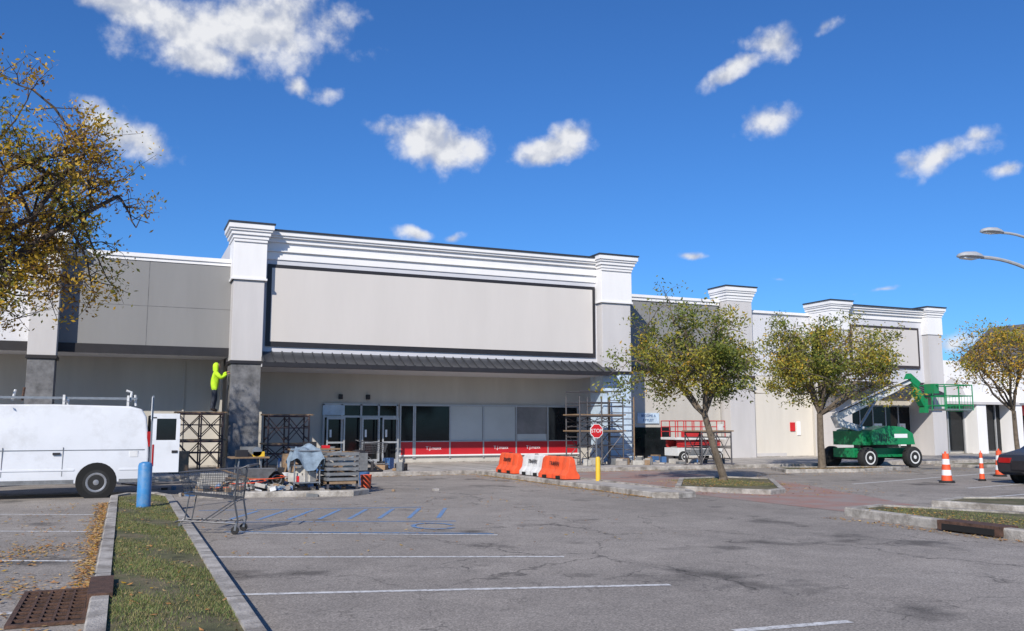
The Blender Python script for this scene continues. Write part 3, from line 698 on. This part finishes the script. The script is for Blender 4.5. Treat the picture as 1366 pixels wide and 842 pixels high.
# ------------------------------------------------------------------ construction clutter
b=MB()
for x in (2.75,3.45):
    for y in (24.6,25.2): b.obox((x,y,.0),(x+(.08 if x<3 else -.08),y,.78),.035,.035,'galv')
b.box(2.6,3.6,24.5,25.3,.78,.82,'wood'); b.box(2.75,3.05,24.6,24.9,.82,1.0,'black'); b.rev((3.3,24.75,.95),(0,1,0),[(0,.13),(.02,.13)],'galv',16); b.box(3.2,3.5,24.75,25.0,.82,.95,'yellow')
b.obox((2.7,24.8,.3),(3.5,24.8,.32),.03,.03,'galv'); b.box(2.9,3.3,24.95,25.15,.82,1.08,'trashgrey')
b.done('work_table')
def bucket(x,y,z,k):
    b=MB(); b.rev((x,y,z),(0,0,1),[(0,.125),(.33,.15),(.36,.155),(.36,.14),(.30,.13)],k,18,True); b.tube([(x-.15,y,z+.34),(x-.1,y-.12,z+.2),(x+.1,y-.12,z+.2),(x+.15,y,z+.34)],.005,'galv',4); b.done('bucket',smooth=True)
for x,y,z,k in ((2.2,24.6,0,'whiteplastic'),(2.45,24.3,0,'trashgrey'),(3.75,24.8,0,'whiteplastic'),(5.9,23.2,0,'orange'),(4.1,25.1,0,'whiteplastic'),(6.2,24.6,0,'tarpblue')): bucket(x,y,z,k)
b=MB()
z0=.13
for x in (3.75,4.35):
    for y in (21.55,22.15): b.tube([(x,y,z0+.1),(x,y,z0+.95)],.018,'galv'); b.rev((x-.02,y,z0+.06),(1,0,0),[(0,.06),(.04,.06)],'rubber',14)
for z in (.15,.55,.9): b.box(3.73,4.37,21.53,22.17,z0+z,z0+z+.025,'galv')
n=22; g=[]
for j in range(n):
    for i in range(n):
        u=i/(n-1)*2-1; v=j/(n-1)*2-1; r=max(abs(u),abs(v)); hgt=.96+.10*math.sin(u*3+1)*math.cos(v*3)+.03*math.sin(u*9+v*6)-max(0,r-.70)*1.5*(.85+.15*math.sin(u*4+v*5))
        g.append((4.05+u*.40,21.85+v*.40,z0+hgt))
b.add(g,[(j*n+i,j*n+i+1,(j+1)*n+i+1,(j+1)*n+i) for j in range(n-1) for i in range(n-1)],'coat')
for i in range(6): x=random.uniform(3.8,4.3); b.box(x-.1,x+.1,21.6,21.95,z0+.18,z0+.3+random.random()*.2,random.choice(['bag','cardboard','tarpblue','stopred']),rot=random.random())
b.done('dust_sheet_trolley')
b=MB()
b.box(4.5,5.25,21.4,22.5,z0+.12,z0+.18,'wood')
for x,y in ((4.5,21.4),(5.2,21.4),(4.5,22.45),(5.2,22.45)): b.box(x,x+.05,y,y+.05,z0,z0+.85,'scafgrey')
for z in (.2,.32,.44,.56,.68,.8):
    b.box(4.49,5.26,21.375,21.398,z0+z,z0+z+.07,'trashgrey'); b.box(4.475,4.498,21.4,22.5,z0+z,z0+z+.07,'trashgrey'); b.box(5.255,5.275,21.4,22.5,z0+z,z0+z+.07,'wood'); b.box(4.5,5.25,22.502,22.52,z0+z,z0+z+.07,'wood')
for i in range(16):
    x=random.uniform(4.6,5.15);y=random.uniform(21.5,22.4); b.box(x-.12,x+.12,y-.1,y+.1,z0+.2+.04*i,z0+.28+.04*i,random.choice(['bag','cardboard','whiteplastic','coat','trashgrey']),rot=random.random()*3,tilt=(random.uniform(-.4,.4),random.uniform(-.4,.4)))
b.done('slatted_crate')
b=MB()
for i in range(7): b.obox((1.7+i*.14,22.0,.2),(1.7+i*.14,23.1,.2),.10,.02,'wood')
for y in (22.05,22.55,23.05): b.obox((1.65,y,.15),(2.6,y,.15),.09,.08,'wood')
for i in range(3):
    x=1.95+.05*i; b.box(x-.3,x+.25,22.3,22.7,.215+i*.1,.31+i*.1,'bag',rot=random.uniform(-.15,.15))
b.done('pallet_with_cement_bags',bevel=.01)
b=MB()
for i in range(340):
    x=random.gauss(3.4,1.2);y=random.gauss(23.0,1.0)
    if y<21.0 or x<1.2: continue
    s=random.uniform(.03,.14); z=.10+random.random()*.10 if (1.7<x<5.2 and 21.3<y<23.6) else .0
    b.box(x-s,x+s,y-s*.6,y+s*.6,z,z+random.uniform(.02,.1),random.choice(['bag','cardboard','whiteplastic','wood','trashgrey','concrete','concrete','black','coat','tarpblue']),rot=random.random()*3,tilt=(random.uniform(-.3,.3),random.uniform(-.3,.3)))
for i in range(30):
    x=random.gauss(3.2,1.1);y=random.gauss(23.6,.8); a=random.random()*3; l=random.uniform(.4,1.0); b.obox((x,y,.12+random.random()*.2),(x+l*math.cos(a),y+l*math.sin(a)*.5,.14+random.random()*.25),.06,.025,random.choice(['wood','galv','scafgrey','bag']))
b.tube([(2.0+.3*math.cos(t*.7)+t*.05,22.2+.35*math.sin(t*.7),.14+.01*t) for t in range(30)],.012,'orange',5)
b.done('construction_debris')
b=MB()
cx,cy=3.0,22.6
b.loft([[(cx-.22,cy-.2,.34),(cx+.22,cy-.2,.34),(cx+.22,cy+.2,.34),(cx-.22,cy+.2,.34)],[(cx-.38,cy-.30,.6),(cx+.45,cy-.30,.6),(cx+.45,cy+.30,.6),(cx-.38,cy+.30,.6)]],'trashgrey')
wheel(b,(cx+.5,cy,.33),.2,.09,(0,-1,0))
for s in (1,-1): b.tube([(cx+.55,cy+.05*s,.33),(cx-.2,cy+.25*s,.38),(cx-.9,cy+.3*s,.62)],.02,'wood'); b.tube([(cx-.2,cy+.25*s,.38),(cx-.3,cy+.25*s,.13)],.018,'black')
b.done('wheelbarrow')
b=MB()
for x,y,w,h,k in ((4.9,30.2,.5,.6,'cardboard'),(5.6,30.4,.6,.45,'trashgrey'),(6.9,30.6,.4,.5,'whiteplastic'),(1.4,31,.6,.7,'wood'),(6.4,31.4,.5,.8,'trashgrey')):
    b.box(x,x+w,y,y+w,.12,.12+h,k,rot=random.uniform(-.3,.3))
for i in range(46):
    x=random.uniform(4.6,9.2);y=random.uniform(29.2,31.8); w=random.uniform(.1,.45); b.box(x,x+w,y,y+w*.8,.115,.13+random.uniform(.05,.5),random.choice(['trashgrey','black','cardboard','scafgrey','tarpblue','wood','bag','black']),rot=random.uniform(-1,1))
for x in (5.2,6.5):
    for q in (-.3,.3): b.obox((x+q,30.0,.12),(x+q*.4,30.0,.85),.05,.05,'wood')
b.box(5.0,6.7,29.85,30.15,.85,.9,'wood'); b.box(5.5,5.9,29.87,30.1,.9,1.12,'black'); b.box(6.1,6.35,29.87,30.1,.9,1.0,'stopred')
b.done('material_boxes',bevel=.01)
b=MB()
b.box(7.0,7.5,29.3,29.9,.12,.75,'trashgrey'); b.rev((7.25,29.6,.75),(0,0,1),[(0,.26),(.06,.22),(.1,.1)],'black',14); b.tube([(7.5,29.6,.5),(7.8,29.5,.3),(8.0,29.3,.16),(7.6,29.1,.15),(7.1,29.0,.15)],.04,'black',8)
b.done('mortar_mixer',bevel=.02)
b=MB()
for i in range(90):
    x=random.uniform(16,23);y=random.uniform(30.5,34.5); s=random.uniform(.05,.22); b.box(x-s,x+s,y-s*.7,y+s*.7,.115,.13+random.random()*.25,random.choice(['trashgrey','concrete','wood','bag','scafgrey','tarpblue']),rot=random.random()*3)
b.done('construction_debris')
b=MB()
for x in (18.95,20.15): b.tube([(x+.02,33.2,.12),(x+.04,33.2,2.9)],.03,'wood')
for i in range(10): b.tube([(18.97,33.22,.4+i*.26),(20.17,33.22,.4+i*.26)],.018,'galv',5)
b.done('ladder')

# ------------------------------------------------------------------ street lamps
def lamp(name,px,py,hx,hz,s=1):
    b=MB(); b.rev((px,py,0),(0,0,1),[(0,.2),(.5,.2),(.52,.1),(hz*.93,.07),(hz*.98,.06)],'galv',14)
    pts=[]
    for i in range(11):
        t=i/10; pts.append((px+(hx+.9*s-px)*t,py,hz*.90+(.12*hz)*math.sin(t*math.pi*.55)))
    zt=pts[-1][2]; b.tube(pts,.055,'lamphead',8)
    x1=hx+.95*s; rings=[]
    for t,w,h in ((0,.07,.06),(.12,.12,.11),(.4,.20,.16),(.75,.21,.14),(.95,.15,.09),(1,.06,.04)):
        rings.append([(x1-(x1-hx)*t,py+w*s*math.cos(a),zt-.03*t+h*s*(math.sin(a) if math.sin(a)>0 else math.sin(a)*.4)) for a in [2*math.pi*j/12 for j in range(12)]])
    b.loft(rings,'lamphead'); b.box(hx+.1,hx+.6,py-.1,py+.1,zt-.1,zt-.04,'signwhite')
    b.done(name,smooth=True)
lamp('street_lamp',26.6,18,22.0,6.45); lamp('street_lamp',36.0,24.0,30.7,9.15,1.2)

# ------------------------------------------------------------------ car (right edge)
CR=empty('parked_car'); b=MB(); cx=23.1; yn=16.3
pr=[(cx,.35),(cx-.04,.62),(cx+.08,.82),(cx+.9,.98),(cx+1.5,1.32),(cx+2.1,1.45),(cx+3.0,1.42),(cx+3.7,1.1),(cx+4.4,1.02),(cx+4.5,.5),(cx+4.3,.3),(cx+.2,.25)]
side_loft(b,pr,yn,yn+1.8,'carpaint',lambda z:max(0,z-.85)*.35); b.done('body',CR,smooth=True,bevel=.04)
b=MB()
for x in (cx+.85,cx+3.55):
    for y,s in ((yn-.004,1),(yn+1.804,-1)): b.rev((x,y,.33),(0,s,0),[(0,.37),(.04,.37)],'blackhole',24); wheel(b,(x,y+.09*s,.32),.32,.2,(0,-s,0))
b.done('wheels',CR,smooth=True)
b=MB(); b.add([(cx+1.2,yn+.03,.98),(cx+3.5,yn+.03,.98),(cx+3.0,yn+.15,1.34),(cx+1.65,yn+.15,1.34)],[(0,1,2,3)],'glass'); b.box(cx-.06,cx+.1,yn+.1,yn+.45,.6,.74,'redlamp'); b.box(cx-.06,cx+.1,yn+1.35,yn+1.7,.6,.74,'redlamp'); b.box(cx-.07,cx+.03,yn+.5,yn+1.3,.42,.66,'black'); b.done('trim',CR)

# ------------------------------------------------------------------ trees
def tree(name,base,fork,cen,rad,nl,nleaf,leafmix,bark,seed,trunk_r=.09,leaf=.05,spread=.17,extra=0,twig=7,low=-.55,l2=9,bias=2.0,lumpy=.16):
    R=random.Random(seed); r_=np.random.default_rng(seed)
    b=MB(); base=Vector(base);fork=Vector(fork);cen=Vector(cen)
    mid=(base+fork)/2+Vector((R.uniform(-.06,.06),R.uniform(-.06,.06),0))
    b.tube([base-Vector((0,0,.05)),base+Vector((0,0,.12)),mid,fork],[trunk_r*1.5,trunk_r*1.1,trunk_r*.95,trunk_r*.85],bark,10)
    def inell(f0,f1):
        while True:
            d=Vector((R.gauss(0,1),R.gauss(0,1),R.gauss(0,1))).normalized()
            if d.z<low: continue
            break
        lump=.88+lumpy*math.sin(d.x*5+seed)+lumpy*.8*math.sin(d.y*6+d.z*7+seed*2)
        f=R.uniform(f0,f1)*lump
        return cen+Vector((d.x*rad[0],d.y*rad[1],d.z*rad[2]))*f
    def limb(p,q,r0,r1,n,lift):
        pts=[];L=(q-p).length; off=Vector((R.uniform(-1,1),R.uniform(-1,1),R.uniform(-1,1)))*L*.09
        for i in range(n+1):
            t=i/n; v=p.lerp(q,t)+Vector((0,0,lift*L*t*(1-t)))+off*math.sin(t*math.pi)
            if 0<i<n: v+=Vector((R.uniform(-1,1),R.uniform(-1,1),R.uniform(-1,1)))*L*.03
            pts.append(v)
        b.tube(pts,[r0+(r1-r0)*i/n for i in range(n+1)],bark,6 if r0>.03 else 4,False); return pts
    ends=[]
    for i in range(nl):
        a=2*math.pi*i/nl+R.uniform(-.3,.3); e=R.uniform(.0,1.1)
        q=cen+Vector((math.cos(a)*math.cos(e)*rad[0],math.sin(a)*math.cos(e)*rad[1],math.sin(e)*rad[2]*.9-.2*rad[2]))*R.uniform(.6,.8)
        p1=limb(fork+Vector((0,0,-.1*R.random())),q,trunk_r*.55,trunk_r*.24,6,.35)
        for j in range(l2):
            s=p1[R.randint(2,6)]
            best=None
            for _ in range(4):
                c=inell(.65,1.02); dd=(c-s).length
                if best is None or dd<best[0]: best=(dd,c)
            p2=limb(s,best[1],trunk_r*.2,trunk_r*.07,5,.15)
            for k in range(twig):
                s2=p2[R.randint(1,5)]; d=((s2-cen).normalized()*.5+Vector((R.uniform(-1,1),R.uniform(-1,1),R.uniform(-.8,.9)))).normalized()
                e2=s2+d*R.uniform(.25,.6)*(rad[0]/2.0)**.5; p3=limb(s2,e2,trunk_r*.07,trunk_r*.02,3,.1)
                ends+= [p3[1],p3[2],p3[3],p3[3]]
                for _ in range(extra):
                    s3=p3[R.randint(1,3)]; e3=s3+Vector((R.uniform(-1,1),R.uniform(-1,1),R.uniform(-.6,1)))*.3; b.tube([s3,e3],[.008,.004],bark,3,False); ends.append(e3)
    E=np.array([tuple(e) for e in ends])
    wgt=r_.random(len(E))**bias
    wgt*=.35+.65*(np.sin(E[:,0]*1.9+seed)*np.sin(E[:,2]*2.3+E[:,1]*1.3)>-.25)
    wgt/=wgt.sum()
    idx=r_.choice(len(E),nleaf,p=wgt); C=E[idx]+r_.normal(0,spread,(nleaf,3))*[1,1,.7]
    ax=r_.normal(size=(nleaf,3)); ax/=np.linalg.norm(ax,axis=1)[:,None]; ay=np.cross(ax,r_.normal(size=(nleaf,3))); ay/=np.linalg.norm(ay,axis=1)[:,None]
    sz=(leaf*(.6+.8*r_.random(nleaf)))[:,None]
    q=np.stack([C-ax*sz,C+ay*sz*.45,C+ax*sz,C-ay*sz*.45],1).reshape(-1,3)
    o=len(b.v); b.v+= [tuple(v) for v in q.tolist()]
    ks=list(leafmix); pr=np.array([leafmix[k] for k in ks]); pr=pr/pr.sum()
    patch=np.clip(.5+.5*np.sin(C[:,0]*2.1+C[:,2]*1.7+seed)+r_.normal(0,.25,nleaf),0,.999); cum=np.cumsum(pr); ch=np.searchsorted(cum,patch*.6+r_.random(nleaf)*.4*.999)
    ch=np.clip(ch,0,len(ks)-1)
    mi=[b.mi(k) for k in ks]
    b.f+=[(o+4*i,o+4*i+1,o+4*i+2,o+4*i+3) for i in range(nleaf)]; b.m+=[mi[c] for c in ch]
    return b.done(name)
tree('street_tree',(15.9,21.3,.08),(15.3,21.3,2.0),(14.8,21.4,3.5),(2.5,2.2,2.2),8,15500,{'leafE':.08,'leafA':.44,'leafB':.42,'leafC':.10},'bark',4,.105,.05,.14,bias=4,lumpy=.2)
tree('street_tree',(23.8,25.9,.08),(23.8,25.9,2.1),(24.6,26.0,3.95),(3.6,2.7,2.3),9,19500,{'leafE':.06,'leafA':.36,'leafB':.44,'leafC':.16},'bark',12,.13,.056,.16,bias=4,lumpy=.2)
tree('street_tree',(35.3,26.6,.08),(35.2,26.6,2.3),(34.6,26.6,4.5),(2.9,2.2,2.2),8,7000,{'leafA':.12,'leafB':.38,'leafC':.45,'leafD':.15},'bark',5,.10,.06,.2,bias=3)
tree('street_tree',(-5.8,25.0,0),(-5.5,24.9,3.3),(-3.55,24.6,6.95),(5.6,3.2,3.9),15,46000,{'leafA':.05,'leafB':.25,'leafC':.58,'leafD':.2},'bark2',21,.20,.055,.15,extra=2,twig=9,low=-.85,l2=12,bias=2.2,lumpy=.12)

# ------------------------------------------------------------------ grass blades and leaf litter
def scatter(name,C,size,mats_p,flat,seed,aspect=.5):
    r_=np.random.default_rng(seed); n=len(C)
    if flat:
        a=r_.random(n)*6.283; ax=np.stack([np.cos(a),np.sin(a),r_.normal(0,.25,n)],1); ay=np.stack([-np.sin(a),np.cos(a),r_.normal(0,.25,n)],1)
        s=(size*(.6+.8*r_.random(n)))[:,None]; q=np.stack([C-ax*s,C+ay*s*aspect,C+ax*s,C-ay*s*aspect],1).reshape(-1,3); q[:,2]=np.maximum(q[:,2],C[:,2].repeat(4)-.002); nv=4
    else:
        a=r_.random(n)*6.283; w=np.stack([np.cos(a),np.sin(a),0*a],1)*.0035; h=size*(.5+r_.random(n)); ln=np.stack([r_.normal(0,.5,n)*h,r_.normal(0,.5,n)*h,h],1)
        q=np.stack([C-w,C+w,C+ln],1).reshape(-1,3); nv=3
    me=bpy.data.meshes.new(name); f=[tuple(range(nv*i,nv*i+nv)) for i in range(n)]; me.from_pydata(q.tolist(),[],f)
    for k in mats_p: me.materials.append(M[k])
    p=np.array(list(mats_p.values()));p=p/p.sum(); me.polygons.foreach_set('material_index',r_.choice(len(p),n,p=p).astype(np.int32)); me.update()
    ob=bpy.data.objects.new(name,me); scene.collection.objects.link(ob)
n=70000; Yg=4+(21-4)*rng.random(n)**1.6; Xg=-.05+.93*rng.random(n); C=np.stack([Xg,Yg,np.full(n,.118)],1)
keep=(np.sin(Xg*7+Yg*1.7)+np.sin(Yg*3.1+Xg*3)+rng.normal(0,.6,n))>-.35
C=C[keep]
n2=9000; C2=np.stack([rng.uniform(12.25,13.7,n2),rng.uniform(6,12.3,n2),np.full(n2,.118)],1); n3=5000; C3=np.stack([rng.uniform(14.3,16.2,n3),rng.uniform(18.8,22.0,n3),np.full(n3,.088)],1)
scatter('grass',np.concatenate([C,C2,C3]),.026,{'blade':.58,'blade2':.42},False,1)
Cs=[]
def strip(n,x0,x1,y0,y1,z):
    Cs.append(np.stack([rng.uniform(x0,x1,n),rng.uniform(y0,y1,n),np.full(n,z)],1))
for (x,s,n_) in ((-.24,.11,2600),(-.8,.5,350)):
    yy=7+rng.random(n_)*14; xx=x-np.abs(rng.normal(0,s,n_))
    if s<.2: m=yy>10.0; xx,yy=xx[m],yy[m]
    Cs.append(np.stack([xx,yy,np.full(len(xx),.012)],1))
n_=1300; cxs=np.array([(-1.1,7.6),(-1.0,10.3),(-1.6,9.0),(-.6,7.6),(-1.4,12.6),(-.9,13.5)])[rng.integers(0,6,n_)]
Cs.append(np.stack([cxs[:,0]+rng.normal(0,.28,n_),cxs[:,1]+rng.normal(0,.35,n_),np.full(n_,.012)],1)); Cs[-1]=Cs[-1][Cs[-1][:,0]<-.24]
strip(320,0,.9,5,21,.135)
strip(1200,11.0,11.15,17.5,28,.012); strip(400,10.3,11.2,17.4,28,.012); strip(700,13.6,16.2,18.8,21.6,.11); strip(700,22.5,26.5,25.2,26.0,.11)
strip(900,12.7,18,16.5,23,.014); strip(900,7.5,20,28.35,28.68,.012); strip(300,12.1,13.2,9.5,12.4,.14); strip(250,11.4,11.75,8.5,12.5,.012)
strip(500,18,30,23,25,.012); strip(400,20,35,28.3,28.68,.012); strip(250,1.1,8,11,21,.012)
C=np.concatenate(Cs); scatter('fallen_leaves',C,.028,{'deadleaf':.5,'deadleaf2':.4,'leafC':.15},True,2)

# ------------------------------------------------------------------ light and sky
Sv=Vector((-.85,-1,.88)).normalized()
el=math.asin(Sv.z); az=math.atan2(Sv.x,Sv.y)
sl=bpy.data.lights.new('sun','SUN'); sl.energy=4.9; sl.angle=math.radians(.5); sl.color=(1,.935,.84)
so=bpy.data.objects.new('sun',sl); so.rotation_euler=Sv.to_track_quat('Z','Y').to_euler(); so.location=(-20,-20,30); scene.collection.objects.link(so)
w=bpy.data.worlds.new('World'); scene.world=w; w.use_nodes=True; nt=w.node_tree; N=nt.nodes; L=nt.links
try: w.cycles.sampling_method='MANUAL'; w.cycles.sample_map_resolution=256
except Exception: pass
bg=N['Background']; bg.inputs['Strength'].default_value=.10
sky=N.new('ShaderNodeTexSky'); sky.sky_type='NISHITA'; sky.sun_disc=False; sky.sun_elevation=el; sky.sun_rotation=az%(2*math.pi)
sky.air_density=1.0; sky.dust_density=.2; sky.ozone_density=4.0
hs=N.new('ShaderNodeMixRGB'); hs.blend_type='MULTIPLY'; hs.inputs[0].default_value=1; hs.inputs[2].default_value=(.42,.82,1.30,1); L.new(sky.outputs[0],hs.inputs[1])
tc=N.new('ShaderNodeTexCoord'); D=tc.outputs['Generated']
clouds=[(5.2,24.0,6.6,2.3,5,1.3),(-.6,24.5,4.0,1.6,-12,1.15),(3.4,22.1,3.4,1.3,0,1.15),(8.6,23.4,3.6,2.0,25,.85),(11.5,20.9,1.7,1.0,0,.9),(9.3,21.3,1.5,1.0,-30,.75),
 (17.7,18.5,3.0,1.4,-5,1.3),(19.6,18.0,2.5,1.5,0,1.3),(26.2,17.7,2.8,1.1,12,1.25),(27.4,18.6,1.5,1.1,0,1.2),(38.4,22.1,3.8,.75,20,.95),(40.8,23.2,2.5,1.3,-5,1.0),(44.1,23.9,1.3,.8,15,.85),
 (40.2,18.9,2.5,1.3,12,1.0),(50.4,15.6,3.6,1.2,14,1.0),(52.1,16.4,1.8,.9,20,.85),(53.5,14.3,1.9,.75,5,.85),(17.2,12.3,1.5,.6,0,.95),(19.6,12.2,1.2,.6,0,.85),
 (-.5,17.0,4.6,1.4,-28,.95),(49.8,4.9,2.5,1.1,10,.85),(35.2,10.8,2.0,.5,8,.6),(40.4,9.2,1.5,.4,-5,.55),(46.5,8.3,2.4,.35,0,.6),(62,19,5,1.8,8,.9)]
cur=None
nzw=N.new('ShaderNodeTexNoise'); nzw.inputs['Scale'].default_value=16; nzw.inputs['Detail'].default_value=3; L.new(D,nzw.inputs['Vector'])
wv=N.new('ShaderNodeVectorMath'); wv.operation='MULTIPLY_ADD'; L.new(nzw.outputs['Color'],wv.inputs[0]); wv.inputs[1].default_value=(.03,.03,.03)
off=N.new('ShaderNodeVectorMath'); off.operation='SUBTRACT'; L.new(D,off.inputs[0]); off.inputs[1].default_value=(.015,.015,.015); L.new(off.outputs[0],wv.inputs[2])
for a,e,rx,ry,rot,amp in clouds:
    a=math.radians(a);e=math.radians(e); c=Vector((math.sin(a)*math.cos(e),math.cos(a)*math.cos(e),math.sin(e)))
    Rv=Vector((math.cos(a),-math.sin(a),0)); Uv=Rv.cross(c); Mx=Matrix((Rv,c,Uv)).transposed()@Matrix.Rotation(-math.radians(rot),3,'Y')
    mp=N.new('ShaderNodeMapping'); mp.vector_type='TEXTURE'; mp.inputs['Location'].default_value=c; mp.inputs['Rotation'].default_value=Mx.to_euler()
    mp.inputs['Scale'].default_value=(math.radians(rx),math.radians(rx),math.radians(ry)); L.new(wv.outputs[0],mp.inputs[0])
    ln=N.new('ShaderNodeVectorMath'); ln.operation='LENGTH'; L.new(mp.outputs[0],ln.inputs[0])
    sb=N.new('ShaderNodeMath'); sb.operation='SUBTRACT'; sb.inputs[0].default_value=amp; L.new(ln.outputs['Value'],sb.inputs[1])
    if cur is None: cur=sb.outputs[0]
    else:
        mxn=N.new('ShaderNodeMath'); mxn.operation='MAXIMUM'; L.new(cur,mxn.inputs[0]); L.new(sb.outputs[0],mxn.inputs[1]); cur=mxn.outputs[0]
fb=N.new('ShaderNodeTexNoise'); fb.inputs['Scale'].default_value=24; fb.inputs['Detail'].default_value=6; fb.inputs['Roughness'].default_value=.56; L.new(D,fb.inputs['Vector'])
ma=N.new('ShaderNodeMath'); ma.operation='MULTIPLY_ADD'; L.new(fb.outputs['Fac'],ma.inputs[0]); ma.inputs[1].default_value=2.0; ma.inputs[2].default_value=-1.1
sm=N.new('ShaderNodeMath'); sm.operation='ADD'; L.new(cur,sm.inputs[0]); L.new(ma.outputs[0],sm.inputs[1])
ds=N.new('ShaderNodeMapRange'); ds.interpolation_type='SMOOTHSTEP'; ds.inputs[1].default_value=-.02; ds.inputs[2].default_value=.8; ds.inputs[4].default_value=.97; L.new(sm.outputs[0],ds.inputs[0])
lim=N.new('ShaderNodeMapRange'); lim.inputs[1].default_value=-.55; lim.inputs[2].default_value=-.1; L.new(cur,lim.inputs[0])
dm=N.new('ShaderNodeMath'); dm.operation='MULTIPLY'; L.new(ds.outputs[0],dm.inputs[0]); L.new(lim.outputs[0],dm.inputs[1])
of2=N.new('ShaderNodeVectorMath'); of2.operation='ADD'; L.new(D,of2.inputs[0]); of2.inputs[1].default_value=(-.004,0,.012)
fb2=N.new('ShaderNodeTexNoise'); fb2.inputs['Scale'].default_value=24; fb2.inputs['Detail'].default_value=3; fb2.inputs['Roughness'].default_value=.5; L.new(of2.outputs[0],fb2.inputs['Vector'])
df=N.new('ShaderNodeMath'); df.operation='SUBTRACT'; L.new(fb.outputs['Fac'],df.inputs[0]); L.new(fb2.outputs['Fac'],df.inputs[1])
shd=N.new('ShaderNodeMapRange'); shd.inputs[1].default_value=-.10; shd.inputs[2].default_value=.07; L.new(df.outputs[0],shd.inputs[0])
cc=N.new('ShaderNodeMixRGB'); cc.inputs[1].default_value=(5.2,5.6,6.6,1); cc.inputs[2].default_value=(8.5,8.6,8.9,1); L.new(shd.outputs[0],cc.inputs[0])
mx=N.new('ShaderNodeMixRGB'); L.new(dm.outputs[0],mx.inputs[0]); L.new(hs.outputs[0],mx.inputs[1]); L.new(cc.outputs[0],mx.inputs[2]); L.new(mx.outputs[0],bg.inputs['Color'])

# ------------------------------------------------------------------ camera
cd=bpy.data.cameras.new('camera'); cd.sensor_width=36; cd.lens=31.1; cd.clip_end=3000
co=bpy.data.objects.new('camera',cd); co.location=(0,0,1.6); co.rotation_euler=(math.radians(90+7.2),0,-math.radians(23.5)); scene.collection.objects.link(co); scene.camera=co
